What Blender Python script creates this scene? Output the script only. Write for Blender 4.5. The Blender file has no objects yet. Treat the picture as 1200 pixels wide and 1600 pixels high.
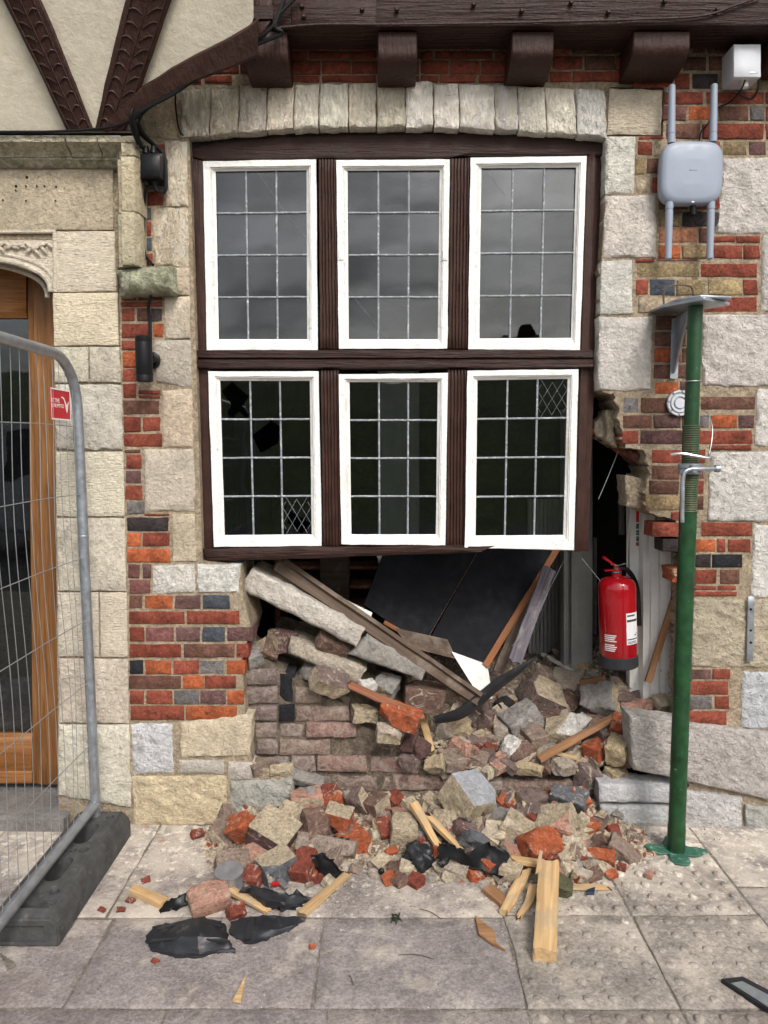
import bpy, bmesh, math, random
from mathutils import Vector, Matrix, noise
R = math.radians
SC = bpy.context.scene
COL = SC.collection

# ------------------------------------------------------------------ camera, sky, sun, exposure
FPX, TILT = 1150.0, R(5.0)                       # focal length in pixels of the 1200x1600 photograph, downward tilt
CAM = Vector((0.0, -3.0, 1.60))
cd = bpy.data.cameras.new('camera'); cam = bpy.data.objects.new('camera', cd); COL.objects.link(cam)
cam.location = CAM; cam.rotation_euler = (R(90) - TILT, 0, 0)
cd.sensor_fit = 'VERTICAL'; cd.sensor_height = 24; cd.lens = 24 * FPX / 1600
cd.clip_start = 0.05; cd.clip_end = 500
SC.camera = cam
SUN_EL, SUN_AZ = R(44), R(158)                   # azimuth measured from +Y clockwise: behind the camera, to its right
wd = bpy.data.worlds.new('World'); SC.world = wd; wd.use_nodes = True
wn = wd.node_tree; bg = wn.nodes['Background']
sky = wn.nodes.new('ShaderNodeTexSky'); sky.sky_type = 'NISHITA'; sky.sun_disc = False
sky.sun_elevation = SUN_EL; sky.sun_rotation = SUN_AZ; sky.dust_density = 4; sky.air_density = 1.0; sky.ozone_density = 1
hs = wn.nodes.new('ShaderNodeHueSaturation'); hs.inputs['Saturation'].default_value = 0.46   # overcast: cloud takes the blue out
wn.links.new(sky.outputs[0], hs.inputs['Color']); 
wt = wn.nodes.new('ShaderNodeTexCoord'); wm = wn.nodes.new('ShaderNodeMapping'); wm.inputs['Scale'].default_value = (1, 1, 3)      # cloud structure
wno = wn.nodes.new('ShaderNodeTexNoise'); wno.inputs['Scale'].default_value = 4.6; wno.inputs['Detail'].default_value = 5; wno.inputs['Roughness'].default_value = .5
wr = wn.nodes.new('ShaderNodeMapRange'); wr.inputs[1].default_value = .32; wr.inputs[2].default_value = .68; wr.inputs[3].default_value = .50; wr.inputs[4].default_value = 1.55
wx = wn.nodes.new('ShaderNodeVectorMath'); wx.operation = 'SCALE'
wn.links.new(wt.outputs['Generated'], wm.inputs[0]); wn.links.new(wm.outputs[0], wno.inputs['Vector']); wn.links.new(wno.outputs['Fac'], wr.inputs[0])
wn.links.new(hs.outputs[0], wx.inputs[0]); wn.links.new(wr.outputs[0], wx.inputs['Scale']); wn.links.new(wx.outputs[0], bg.inputs['Color'])
bg.inputs['Strength'].default_value = 0.125
sd = bpy.data.lights.new('sun', 'SUN'); sun = bpy.data.objects.new('sun', sd); COL.objects.link(sun)
sd.energy = 1.5; sd.angle = R(18); sd.color = (1, 0.975, 0.945)
sdir = Vector((math.sin(SUN_AZ) * math.cos(SUN_EL), math.cos(SUN_AZ) * math.cos(SUN_EL), math.sin(SUN_EL)))
sun.rotation_euler = sdir.to_track_quat('Z', 'Y').to_euler(); sun.location = (3, -8, 9)
SC.view_settings.view_transform = 'Standard'; SC.view_settings.look = 'None'
SC.view_settings.gamma = 1; SC.view_settings.use_curve_mapping = False
SC.view_settings.exposure = 0.57
SC.render.engine = 'CYCLES'
SC.cycles.max_bounces = 6; SC.cycles.transparent_max_bounces = 24

# ------------------------------------------------------------------ measuring: a photograph pixel to a point on a plane
def ray(px, py):
    u = (px - 600) / FPX; v = (800 - py) / FPX
    c, s = math.cos(TILT), math.sin(TILT)
    return Vector((u, c + v * s, -s + v * c))
def P(px, py, Y=0.0):
    d = ray(px, py); return CAM + d * ((Y - CAM.y) / d.y)
def G(px, py, z=0.0):
    d = ray(px, py); return CAM + d * ((z - CAM.z) / d.z)
def mpp(p):                                       # metres per photograph pixel at a point
    f = Vector((0, math.cos(TILT), -math.sin(TILT))); return (Vector(p) - CAM).dot(f) / FPX
def rect(x0, y0, x1, y1): return [(x0, y0), (x1, y0), (x1, y1), (x0, y1)]

# ------------------------------------------------------------------ objects
WP = {}
def link(o, parent=None, loc=(0, 0, 0), rot=None):
    loc = Vector(loc); COL.objects.link(o)
    if parent is not None:
        o.parent = parent; o.location = loc - WP[parent.name]
    else:
        o.location = loc
    if rot is not None: o.rotation_euler = rot.to_euler()
    WP[o.name] = loc
    return o
def tag(o, label=None, cat=None, group=None, kind=None):
    if label: o['label'] = label
    if cat: o['category'] = cat
    if group: o['group'] = group
    if kind: o['kind'] = kind
    return o
def thing(name, label, cat, loc, group=None):
    o = bpy.data.objects.new(name, None); o.empty_display_size = 0.1
    link(o, None, loc); return tag(o, label, cat, group)
def finish(me, smooth=True, angle=38):
    if smooth:
        for p in me.polygons: p.use_smooth = True
        me.set_sharp_from_angle(angle=R(angle))
def mesh(name, verts, faces, mat, parent=None, color=None, smooth=True, angle=38, origin=None, rot=None, fm=None):
    vs = [Vector(v) for v in verts]
    if origin is None:
        lo = Vector((min(v.x for v in vs), min(v.y for v in vs), min(v.z for v in vs)))
        hi = Vector((max(v.x for v in vs), max(v.y for v in vs), max(v.z for v in vs)))
        origin = (lo + hi) / 2
    origin = Vector(origin)
    if rot is None: loc = [v - origin for v in vs]
    else:
        ri = rot.inverted(); loc = [ri @ (v - origin) for v in vs]
    me = bpy.data.meshes.new(name); me.from_pydata(loc, [], faces); me.update()
    mats = mat if isinstance(mat, (list, tuple)) else [mat]
    for m in mats: me.materials.append(m)
    if fm:
        for p, i in zip(me.polygons, fm): p.material_index = i
    finish(me, smooth, angle)
    o = bpy.data.objects.new(name, me)
    if color: o.color = (*color, 1)
    return link(o, parent, origin, rot)
def from_bm(name, bm, mat, parent=None, loc=(0, 0, 0), rot=None, color=None, smooth=True, angle=38):
    me = bpy.data.meshes.new(name); bm.normal_update(); bm.to_mesh(me); bm.free()
    mats = mat if isinstance(mat, (list, tuple)) else [mat]
    for m in mats: me.materials.append(m)
    finish(me, smooth, angle)
    o = bpy.data.objects.new(name, me)
    if color: o.color = (*color, 1)
    return link(o, parent, loc, rot)
def nz(p, s, seed=0.0): return noise.noise(Vector((p[0] * s + seed * 7.13, p[1] * s - seed * 3.7, p[2] * s + seed * 1.9)))
SEED = [0]
def nseed(): SEED[0] += 1; return SEED[0] * 0.731

def block(name, corners, n, depth, mat, parent=None, color=None, edge=0.006, amp=0.003, jit=0.002, cell=0.04, bulge=0.0,
          uprof=None, vprof=None, ns=22.0, angle=50):
    """Block with a worked front face: corners TL,TR,BR,BL (world), outward normal n; uprof / vprof are [(t, offset along n)] mouldings."""
    n = Vector(n); TL, TR, BR, BL = [Vector(c) for c in corners]; s = nseed()
    w = ((TR - TL).length + (BR - BL).length) / 2; h = ((BL - TL).length + (BR - TR).length) / 2
    def par(L, prof):
        if prof: return [t for t, _ in prof]
        k = max(1, min(16, int(round(L / cell)))); e = min(edge / L, 0.2) if L > 0 else 0.1
        return [0.0, e] + [e + (1 - 2 * e) * i / k for i in range(1, k)] + [1 - e, 1.0]
    us, vs = par(w, uprof), par(h, vprof); nu, nv = len(us), len(vs)
    ud = dict(uprof) if uprof else None; vd = dict(vprof) if vprof else None
    verts = []
    for j, v in enumerate(vs):
        for i, u in enumerate(us):
            p = (TL * (1 - u) + TR * u) * (1 - v) + (BL * (1 - u) + BR * u) * v
            o = 0.0
            bu = i in (0, nu - 1); bv = j in (0, nv - 1)
            if (bu and not uprof) or (bv and not vprof): o -= edge * (0.7 + 0.5 * nz(p, 30, s))
            else: o += amp * (nz(p, ns, s) + 0.6 * nz(p, ns * 2.3, s + 3)) + bulge * (1 - (2 * u - 1) ** 2) * (1 - (2 * v - 1) ** 2)
            if ud: o += uprof[i][1]
            if vd: o += vprof[j][1]
            j3 = Vector((nz(p, 26, s + 11), nz(p, 26, s + 17), nz(p, 26, s + 23))) * jit * 1.6
            j3 -= n * j3.dot(n)
            verts.append(p + n * o + j3)
    faces = []
    for j in range(nv - 1):
        for i in range(nu - 1):
            a = j * nu + i; faces.append((a, a + nu, a + nu + 1, a + 1))
    bd = [i for i in range(nu)] + [j * nu + nu - 1 for j in range(1, nv)] + [(nv - 1) * nu + i for i in range(nu - 2, -1, -1)] + [j * nu for j in range(nv - 2, 0, -1)]
    b0 = len(verts)
    for k in bd:
        p = verts[k]; q = p - n * (depth + (p - TL).dot(n)); verts.append(q)
    m = len(bd)
    for k in range(m):
        k2 = (k + 1) % m; faces.append((bd[k], bd[k2], b0 + k2, b0 + k))
    faces.append(tuple(b0 + k for k in range(m)))
    if (TR - TL).cross(BL - TL).dot(n) > 0: faces = [tuple(reversed(f)) for f in faces]
    return mesh(name, verts, faces, mat, parent, color, True, angle)
def wblock(name, q, Y, depth, mat, parent=None, color=None, **k):
    if len(q) == 4 and not isinstance(q[0], (tuple, list)): q = rect(*q)
    return block(name, [P(x, y, Y) for x, y in q], (0, -1, 0), depth, mat, parent, color, **k)
def gblock(name, x0, y0, x1, y1, z, depth, mat, parent=None, color=None, **k):
    return block(name, [(x0, y1, z), (x1, y1, z), (x1, y0, z), (x0, y0, z)], (0, 0, 1), depth, mat, parent, color, **k)
def prism(name, pts, off, mat, parent=None, color=None, bevel=0.0, smooth=True, angle=38, rough=0.0):
    """Closed outline (world points) pushed along the vector off."""
    off = Vector(off); bm = bmesh.new(); pts = [Vector(p) for p in pts]
    c = sum(pts, Vector()) / len(pts)
    f = bm.faces.new([bm.verts.new(p - c) for p in pts]); bm.normal_update()
    if f.normal.dot(off) > 0: f.normal_flip()
    r = bmesh.ops.extrude_face_region(bm, geom=[f])
    for v in [g for g in r['geom'] if isinstance(g, bmesh.types.BMVert)]: v.co += off
    bmesh.ops.recalc_face_normals(bm, faces=bm.faces)
    if bevel: bmesh.ops.bevel(bm, geom=bm.edges[:], offset=bevel, segments=1, affect='EDGES', clamp_overlap=True)
    if rough:
        s = nseed()
        for v in bm.verts: v.co += Vector((nz(v.co, 30, s), nz(v.co, 30, s + 5), nz(v.co, 30, s + 9))) * rough
    return from_bm(name, bm, mat, parent, c, None, color, smooth, angle)
def wprism(name, px, Y, depth, mat, parent=None, color=None, **k):
    return prism(name, [P(x, y, Y) for x, y in px], (0, depth, 0), mat, parent, color, **k)
def box(name, lo, hi, mat, parent=None, color=None, bevel=0.003):
    lo, hi = Vector(lo), Vector(hi)
    return prism(name, [(lo.x, lo.y, lo.z), (hi.x, lo.y, lo.z), (hi.x, hi.y, lo.z), (lo.x, hi.y, lo.z)], (0, 0, hi.z - lo.z), mat, parent, color, bevel=bevel)
def frame_from(d, up=(0, 0, 1)):
    x = Vector(d).normalized(); u = Vector(up)
    if abs(x.dot(u.normalized())) > 0.98: u = Vector((0, 1, 0))
    y = u.cross(x).normalized(); z = x.cross(y)
    return Matrix((x, y, z)).transposed()
def bar(name, p0, p1, w, h, mat, parent=None, color=None, up=(0, 0, 1), rough=0.0015, seg=8, ends=0.0, taper=1.0, label=None):
    """Plank: local X along its length so that grain follows it; ends > 0 makes the ends splintered, taper < 1 narrows the far end."""
    p0, p1 = Vector(p0), Vector(p1); L = (p1 - p0).length; rot = frame_from(p1 - p0, up); s = nseed()
    prof = [(-.5, -.5 + .08), (-.5 + .08, -.5), (-.17, -.5), (.17, -.5), (.5 - .08, -.5), (.5, -.5 + .08), (.5, .5 - .08), (.5 - .08, .5), (.17, .5), (-.17, .5), (-.5 + .08, .5), (-.5, .5 - .08)]
    verts, faces = [], []; m = len(prof)
    for i in range(seg + 1):
        t = i / seg; k = 1 + (taper - 1) * t
        for a, (y, z) in enumerate(prof):
            x = (t - .5) * L
            if ends and i in (0, seg): x += (1 if i else -1) * ends * (nz((a * .7, i, 0), 1.7, s) + 1.1 * (random.Random(int(s * 1000) + a * 7 + i).random() - .5))
            q = Vector((x, y * w * k, z * h * k))
            q += Vector((0, nz(q, 14, s), nz(q, 14, s + 4))) * rough * 2
            verts.append(q)
    for i in range(seg):
        for a in range(m):
            b = (a + 1) % m; faces.append((i * m + a, i * m + b, (i + 1) * m + b, (i + 1) * m + a))
    faces.append(tuple(reversed(range(m)))); faces.append(tuple(seg * m + a for a in range(m)))
    me = bpy.data.meshes.new(name); me.from_pydata(verts, [], faces); me.materials.append(mat); finish(me, True, 45)
    o = bpy.data.objects.new(name, me)
    if color: o.color = (*color, 1)
    return link(o, parent, (p0 + p1) / 2, rot)
def tube_data(pts, r, sides=8, cap=True):
    pts = [Vector(p) for p in pts]; verts, faces = [], []; N = len(pts)
    rr = r if isinstance(r, (list, tuple)) else [r] * N
    t0 = (pts[1] - pts[0]).normalized(); u = Vector((0, 0, 1))
    if abs(t0.dot(u)) > .9: u = Vector((0, 1, 0))
    for i, p in enumerate(pts):
        t = (pts[min(i + 1, N - 1)] - pts[max(i - 1, 0)]).normalized()
        u = (u - t * u.dot(t))
        u = u.normalized() if u.length > 1e-6 else t.orthogonal().normalized()
        v = t.cross(u)
        for a in range(sides):
            an = 2 * math.pi * a / sides; verts.append(p + (u * math.cos(an) + v * math.sin(an)) * rr[i])
    for i in range(N - 1):
        for a in range(sides):
            b = (a + 1) % sides; faces.append((i * sides + a, i * sides + b, (i + 1) * sides + b, (i + 1) * sides + a))
    if cap: faces.append(tuple(reversed(range(sides)))); faces.append(tuple((N - 1) * sides + a for a in range(sides)))
    return verts, faces
def tube(name, pts, r, mat, parent=None, sides=8, **k):
    v, f = tube_data(pts, r, sides); return mesh(name, v, f, mat, parent, **k)
def tubes(name, lst, mat, parent=None, sides=6, **k):
    V, Fc = [], []
    for pts, r in lst:
        v, f = tube_data(pts, r, sides); b = len(V); V += v; Fc += [tuple(i + b for i in q) for q in f]
    return mesh(name, V, Fc, mat, parent, **k)
def smooth_path(pts, k=6):
    pts = [Vector(p) for p in pts]; out = []
    for i in range(len(pts) - 1):
        a, b, c, d = pts[max(i - 1, 0)], pts[i], pts[i + 1], pts[min(i + 2, len(pts) - 1)]
        for j in range(k):
            t = j / k
            out.append(.5 * ((2 * b) + (c - a) * t + (2 * a - 5 * b + 4 * c - d) * t * t + (3 * b - a - 3 * c + d) * t ** 3))
    out.append(pts[-1]); return out
def lathe(name, prof, loc, mat, parent=None, rot=None, seg=28, fmat=None, angle=40, color=None):
    verts, faces, fm = [], [], []
    for r, z in prof:
        for a in range(seg):
            an = 2 * math.pi * a / seg; verts.append((r * math.cos(an), r * math.sin(an), z))
    for i in range(len(prof) - 1):
        for a in range(seg):
            b = (a + 1) % seg; faces.append((i * seg + a, i * seg + b, (i + 1) * seg + b, (i + 1) * seg + a)); fm.append(fmat[i] if fmat else 0)
    faces.append(tuple(reversed(range(seg)))); faces.append(tuple((len(prof) - 1) * seg + a for a in range(seg))); fm += [fmat[0] if fmat else 0, fmat[-1] if fmat else 0]
    me = bpy.data.meshes.new(name); me.from_pydata(verts, [], faces)
    for m in (mat if isinstance(mat, (list, tuple)) else [mat]): me.materials.append(m)
    for p, i in zip(me.polygons, fm): p.material_index = i
    finish(me, True, angle)
    o = bpy.data.objects.new(name, me)
    if color: o.color = (*color, 1)
    return link(o, parent, loc, rot)
def text(name, body, size, loc, rot, mat, parent=None, align='CENTER', extrude=0.0002):
    cu = bpy.data.curves.new(name, 'FONT'); cu.body = body; cu.size = size; cu.align_x = align; cu.align_y = 'CENTER'; cu.extrude = extrude
    t = bpy.data.objects.new(name, cu); COL.objects.link(t)
    dg = bpy.context.evaluated_depsgraph_get(); me = bpy.data.meshes.new_from_object(t.evaluated_get(dg))
    bpy.data.objects.remove(t)
    me.materials.clear(); me.materials.append(mat)
    o = bpy.data.objects.new(name, me)
    return link(o, parent, loc, rot)
def cut(o, cutters):
    for c in cutters:
        m = o.modifiers.new('b', 'BOOLEAN'); m.object = c; m.operation = 'DIFFERENCE'; m.solver = 'EXACT'
    dg = bpy.context.evaluated_depsgraph_get(); dg.update()
    me = bpy.data.meshes.new_from_object(o.evaluated_get(dg)); o.modifiers.clear(); o.data = me
    finish(me, True, 35)
    for c in cutters: bpy.data.objects.remove(c)
def lerp_tab(tab, x):
    if x <= tab[0][0]: return tab[0][1]
    for (a, b), (c, d) in zip(tab, tab[1:]):
        if x <= c: return b + (d - b) * (x - a) / (c - a)
    return tab[-1][1]

# ------------------------------------------------------------------ materials
def newmat(name):
    m = bpy.data.materials.new(name); m.use_nodes = True; nt = m.node_tree
    return m, nt, nt.nodes['Principled BSDF']
def vec(nt, scale=(1, 1, 1), world=False, rnd=True):
    tc = nt.nodes.new('ShaderNodeTexCoord'); src = tc.outputs['Object']
    if world: src = nt.nodes.new('ShaderNodeNewGeometry').outputs['Position']
    elif rnd:
        oi = nt.nodes.new('ShaderNodeObjectInfo'); mu = nt.nodes.new('ShaderNodeMath'); mu.operation = 'MULTIPLY'; mu.inputs[1].default_value = 13.0
        nt.links.new(oi.outputs['Random'], mu.inputs[0]); ad = nt.nodes.new('ShaderNodeVectorMath'); ad.operation = 'ADD'
        nt.links.new(src, ad.inputs[0]); nt.links.new(mu.outputs[0], ad.inputs[1]); src = ad.outputs[0]
    if tuple(scale) != (1, 1, 1):
        mp = nt.nodes.new('ShaderNodeMapping'); mp.inputs['Scale'].default_value = scale; nt.links.new(src, mp.inputs[0]); src = mp.outputs[0]
    return src
def nse(nt, v, scale, detail=5, rough=.6, dist=0.0):
    n = nt.nodes.new('ShaderNodeTexNoise'); nt.links.new(v, n.inputs['Vector'])
    n.inputs['Scale'].default_value = scale; n.inputs['Detail'].default_value = detail; n.inputs['Roughness'].default_value = rough; n.inputs['Distortion'].default_value = dist
    return n.outputs['Fac']
def rmp(nt, fac, a, b, ca=(0, 0, 0), cb=(1, 1, 1)):
    r = nt.nodes.new('ShaderNodeValToRGB'); e = r.color_ramp.elements
    e[0].position = a; e[1].position = b; e[0].color = (*ca, 1); e[1].color = (*cb, 1)
    nt.links.new(fac, r.inputs[0]); return r.outputs[0]
def mx(nt, a, b, fac, mode='MIX'):
    m = nt.nodes.new('ShaderNodeMix'); m.data_type = 'RGBA'; m.blend_type = mode; m.clamp_factor = True
    for s, i in ((fac, 0), (a, 6), (b, 7)):
        if isinstance(s, (int, float)): m.inputs[i].default_value = s
        elif isinstance(s, tuple): m.inputs[i].default_value = (*s, 1)
        else: nt.links.new(s, m.inputs[i])
    return m.outputs[2]
def mth(nt, op, a, b=0.0):
    m = nt.nodes.new('ShaderNodeMath'); m.operation = op
    for s, i in ((a, 0), (b, 1)):
        if isinstance(s, (int, float)): m.inputs[i].default_value = s
        else: nt.links.new(s, m.inputs[i])
    return m.outputs[0]
def bump(nt, bs, h, dist=0.01, strength=1.0, prev=None):
    b = nt.nodes.new('ShaderNodeBump'); b.inputs['Distance'].default_value = dist; b.inputs['Strength'].default_value = strength
    nt.links.new(h, b.inputs['Height'])
    if prev is not None: nt.links.new(prev, b.inputs['Normal'])
    nt.links.new(b.outputs[0], bs.inputs['Normal']); return b.outputs[0]
def objcol(nt): return nt.nodes.new('ShaderNodeObjectInfo').outputs['Color']

def mineral(name, base=None, var=.5, s1=9, s2=70, bd=.004, rough=.9, spots=None, dust=None, dirt=None, tool=None, world=False, scale=(1, 1, 1), gain=1.30, grit=(.52, 1.3)):
    """Stone, brick, mortar: colour from the object (or base), broken by noise, fine pits shaded in the colour by grit; spots / dust / dirt = (colour, scale, from, to)."""
    m, nt, bs = newmat(name); v = vec(nt, scale, world)
    c = mx(nt, base if base else objcol(nt), (gain,) * 3, 1.0, 'MULTIPLY')
    f1 = nse(nt, v, s1, 6, .65); f2 = nse(nt, v, s2, 4, .7)
    c = mx(nt, c, rmp(nt, f1, .25, .75, (1 - var,) * 3, (1 + var * .55,) * 3), 1.0, 'MULTIPLY')
    c = mx(nt, c, rmp(nt, f2, .30, .70, (grit[0],) * 3, (grit[1],) * 3), .85, 'MULTIPLY')  # cavity shade painted into the colour: pits of the bump noise go darker
    c = mx(nt, c, rmp(nt, nse(nt, v, s1 * 2.7, 5, .7, .6), .28, .72, (1 - var * .9,) * 3, (1 + var * .5,) * 3), .8, 'MULTIPLY')
    for k, sp in enumerate((spots, dirt, dust)):
        if sp:
            col, s, a, b = sp; f = nse(nt, v, s, 5, .62, .4 + k)
            c = mx(nt, c, col, rmp(nt, f, a, b))
    nt.links.new(c, bs.inputs['Base Color']); bs.inputs['Roughness'].default_value = rough; bs.inputs['Specular IOR Level'].default_value = .25
    pr = bump(nt, bs, nse(nt, v, s2 * .45, 6, .75), bd * 3.4)
    pr = bump(nt, bs, f2, bd * 1.5, 1, pr)
    if tool:
        pr = bump(nt, bs, nse(nt, vec(nt, tool), 1.0, 3, .5), bd * 1.6, .8, pr)
    return m
def paint(name, col, rough=.45, grain=None, bd=.002, chips=None, var=.15, spec=.4, metal=0.0, coat=0.0, s=14, streak=None):
    m, nt, bs = newmat(name); v = vec(nt)
    f = nse(nt, v, s, 6, .65)
    c = mx(nt, col, rmp(nt, f, .3, .7, (1 - var,) * 3, (1 + var,) * 3), 1.0, 'MULTIPLY')
    if streak: c = mx(nt, c, streak[0], rmp(nt, nse(nt, vec(nt, streak[1]), 1.0, 4, .6), streak[2], streak[3]))
    if chips: c = mx(nt, c, chips[0], rmp(nt, nse(nt, v, chips[1], 5, .7), chips[2], chips[3]))
    nt.links.new(c, bs.inputs['Base Color'])
    nt.links.new(rmp(nt, nse(nt, v, s * 2, 4), .3, .75, (max(rough - .13, .03),) * 3, (min(rough + .13, 1),) * 3), bs.inputs['Roughness'])
    bs.inputs['Specular IOR Level'].default_value = spec; bs.inputs['Metallic'].default_value = metal; bs.inputs['Coat Weight'].default_value = coat
    pr = bump(nt, bs, nse(nt, v, s * 5, 4), bd * .5)
    if grain: pr = bump(nt, bs, nse(nt, vec(nt, grain), 1.0, 5, .6), bd * 2.2, 1, pr)
    return m
def wood(name, c1, c2, axis=0, rough=.7, dens=1.0, dirt=None, bd=.0015):
    m, nt, bs = newmat(name); sc = [90 * dens] * 3; sc[axis] = 4.0
    v = vec(nt, tuple(sc)); f = nse(nt, v, 1.0, 5, .6, .8)
    sc2 = [22 * dens] * 3; sc2[axis] = 1.2
    f2 = nse(nt, vec(nt, tuple(sc2)), 1.0, 3, .5, 1.5)
    c = mx(nt, c1, c2, rmp(nt, f, .32, .68)); c = mx(nt, c, rmp(nt, f2, .3, .7, (.68, .62, .55), (1.15, 1.12, 1.1)), .8, 'MULTIPLY')
    if dirt: c = mx(nt, c, dirt[0], rmp(nt, nse(nt, vec(nt), dirt[1], 5, .65), dirt[2], dirt[3]))
    nt.links.new(c, bs.inputs['Base Color']); bs.inputs['Roughness'].default_value = rough; bs.inputs['Specular IOR Level'].default_value = .3
    bump(nt, bs, f, bd); return m

DUST = (.50, .40, .29)
M_brick = mineral('brick', None, .60, 14, 95, .0035, .90, spots=((.035, .027, .025), 30, .63, .72), dust=((.44, .34, .25), 19, .66, .84), gain=1.25)
M_dbrick = mineral('dusty_brick', None, .40, 14, 90, .0045, .93, spots=((.10, .08, .07), 20, .60, .75), dust=((.46, .385, .31), 13, .46, .76), gain=1.75)
M_rbrick = mineral('broken_brick', None, .50, 20, 85, .006, .94, spots=((.06, .045, .04), 25, .62, .76), dust=((.52, .44, .34), 15, .57, .68), gain=1.5, grit=(.66, 1.22))
M_stone = mineral('limestone', None, .30, 7, 60, .007, .92, spots=((.20, .17, .14), 46, .70, .80), dirt=((.40, .35, .27), 5, .60, .82), grit=(.72, 1.16), gain=1.25)
M_tool = mineral('tooled_stone', None, .16, 6, 75, .0045, .92, dirt=((.44, .38, .29), 4, .60, .82), tool=(38, 20, 160), grit=(.75, 1.15), gain=1.22)
M_white_stone = mineral('rock_faced_stone', None, .22, 9, 40, .012, .92, spots=((.30, .28, .25), 30, .70, .80), dirt=((.50, .46, .39), 5, .60, .8), grit=(.70, 1.17), gain=1.28)
M_moss_stone = mineral('mossy_stone', None, .35, 10, 60, .008, .93, spots=((.20, .20, .13), 14, .52, .70), dirt=((.16, .15, .11), 6, .62, .8))
M_arch = mineral('weathered_arch_stone', None, .36, 13, 60, .011, .92, spots=((.17, .14, .11), 12, .62, .78), dust=((.74, .68, .56), 18, .48, .62), gain=1.75, grit=(.72, 1.16), scale=(1, 1, .4))
M_streak = mineral('lime_streaked_stone', None, .25, 9, 75, .005, .92, spots=((.30, .25, .18), 14, .60, .8), dust=((.74, .70, .62), 16, .62, .72), grit=(.72, 1.16), scale=(1, 1, .22))
M_mortar = mineral('mortar', (.50, .40, .28), .4, 12, 85, .009, .97, spots=((.25, .18, .12), 22, .58, .76), world=True)
M_dmortar = mineral('dark_mortar', (.27, .215, .16), .5, 10, 80, .012, .97, spots=((.11, .09, .07), 18, .5, .72), world=True)
M_rubble = mineral('mortar_lump', None, .30, 18, 80, .008, .97, spots=((.26, .21, .16), 24, .64, .78), gain=1.5)
M_caked = mineral('caked_mortar', (.50, .41, .285), .35, 18, 80, .009, .97, spots=((.27, .21, .16), 20, .60, .76), gain=1.45)
M_dirt = mineral('rubble_dust', (.33, .26, .19), .5, 9, 60, .022, .98, spots=((.17, .115, .09), 14, .54, .70), dust=((.50, .40, .28), 7, .48, .66), world=True)
M_crumb = mineral('mortar_crumb', (.50, .41, .30), .55, 30, 90, .003, .97, spots=((.22, .17, .13), 23, .5, .6), world=True)
M_crumb_red = mineral('brick_crumb', (.33, .085, .045), .5, 30, 90, .003, .95, world=True)
M_crumb_grey = mineral('stone_crumb', (.24, .21, .19), .5, 30, 90, .003, .95, world=True)
M_timber = paint('brown_painted_timber', (.038, .0160, .0112), .50, spec=.26, grain=(60, 60, 5), bd=.003, var=.3, chips=((.075, .035, .028), 55, .64, .74))
M_timber_h = paint('brown_painted_beam', (.030, .0130, .0095), .52, spec=.26, grain=(5, 70, 70), bd=.004, var=.35, chips=((.08, .045, .038), 40, .66, .76))
M_white = paint('white_gloss_paint', (.78, .77, .735), .42, grain=(40, 40, 40), bd=.003, var=.06, chips=((.42, .37, .30), 48, .66, .72), streak=((.60, .57, .50), (26, 26, 5), .60, .78))
M_lead = paint('window_lead', (.23, .25, .27), .5, bd=.002, var=.4, chips=((.62, .62, .60), 90, .54, .66), metal=.0, s=40)
M_plaster = mineral('cream_plaster', (.56, .51, .40), .08, 4, 26, .0016, .92, dirt=((.42, .38, .29), 3, .62, .86), grit=(.88, 1.08), gain=1.12)
M_oak = wood('oak', (.30, .145, .050), (.135, .056, .018), axis=2, rough=.45, dens=.9)
M_oak_h = wood('oak_rail', (.33, .145, .042), (.15, .056, .015), axis=0, rough=.45, dens=.9)
M_pine = wood('raw_pine', (.62, .45, .24), (.44, .28, .13), 0, .85, .8, dirt=((.34, .27, .19), 9, .48, .72))
M_oldwood = wood('old_pine', (.36, .20, .10), (.23, .12, .06), 0, .8, .8, dirt=((.38, .32, .25), 12, .56, .76))
M_grime = wood('grimy_timber', (.135, .10, .075), (.07, .05, .038), 0, .85, .9, dirt=((.22, .18, .14), 9, .52, .76))
M_lath = wood('red_brown_lath', (.27, .105, .05), (.14, .055, .03), 0, .7, 1.0, dirt=((.33, .28, .22), 16, .60, .76))
M_strip = wood('varnished_strip', (.30, .115, .035), (.20, .07, .022), 0, .5, 1.0)
M_purple = wood('ridged_grey_plank', (.16, .145, .175), (.075, .07, .09), 0, .8, 1.2, dirt=((.26, .235, .21), 10, .56, .76))
M_steel = paint('galvanised_steel', (.36, .39, .42), .42, bd=.001, var=.22, spec=.5, metal=.75, s=25, chips=((.30, .31, .32), 18, .6, .72))
M_wire = paint('fence_wire', (.33, .34, .34), .45, var=.2, metal=.6, bd=0.0003)
M_rubber = paint('black_rubber', (.066, .065, .063), .85, spec=.2, bd=.004, var=.35, s=18, chips=((.15, .14, .135), 26, .58, .78))
M_plastic = paint('black_plastic', (.008, .0083, .009), .45, spec=.2, bd=.0012, var=.3, chips=((.03, .028, .026), 30, .66, .82))
M_bumper = paint('bumper_plastic', (.016, .017, .020), .42, bd=.002, var=.3, spec=.35, chips=((.12, .11, .10), 22, .58, .82))
M_green = paint('green_painted_steel', (.010, .050, .016), .42, bd=.0016, var=.5, chips=((.17, .17, .14), 55, .64, .70), streak=((.026, .036, .018), (40, 40, 2.0), .52, .68))
M_green_worn = paint('worn_green_steel', (.03, .115, .075), .6, bd=.004, var=.4, chips=((.36, .36, .33), 46, .55, .70))
M_thread = paint('prop_thread', (.075, .080, .045), .5, bd=.001, var=.4, chips=((.03, .09, .04), 30, .48, .62), metal=.3)
M_apmark = paint('grey_blue_mark', (.20, .23, .29), .5, bd=.0002)
M_ap = paint('grey_blue_plastic', (.265, .30, .365), .45, bd=.0006, var=.04)
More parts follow.
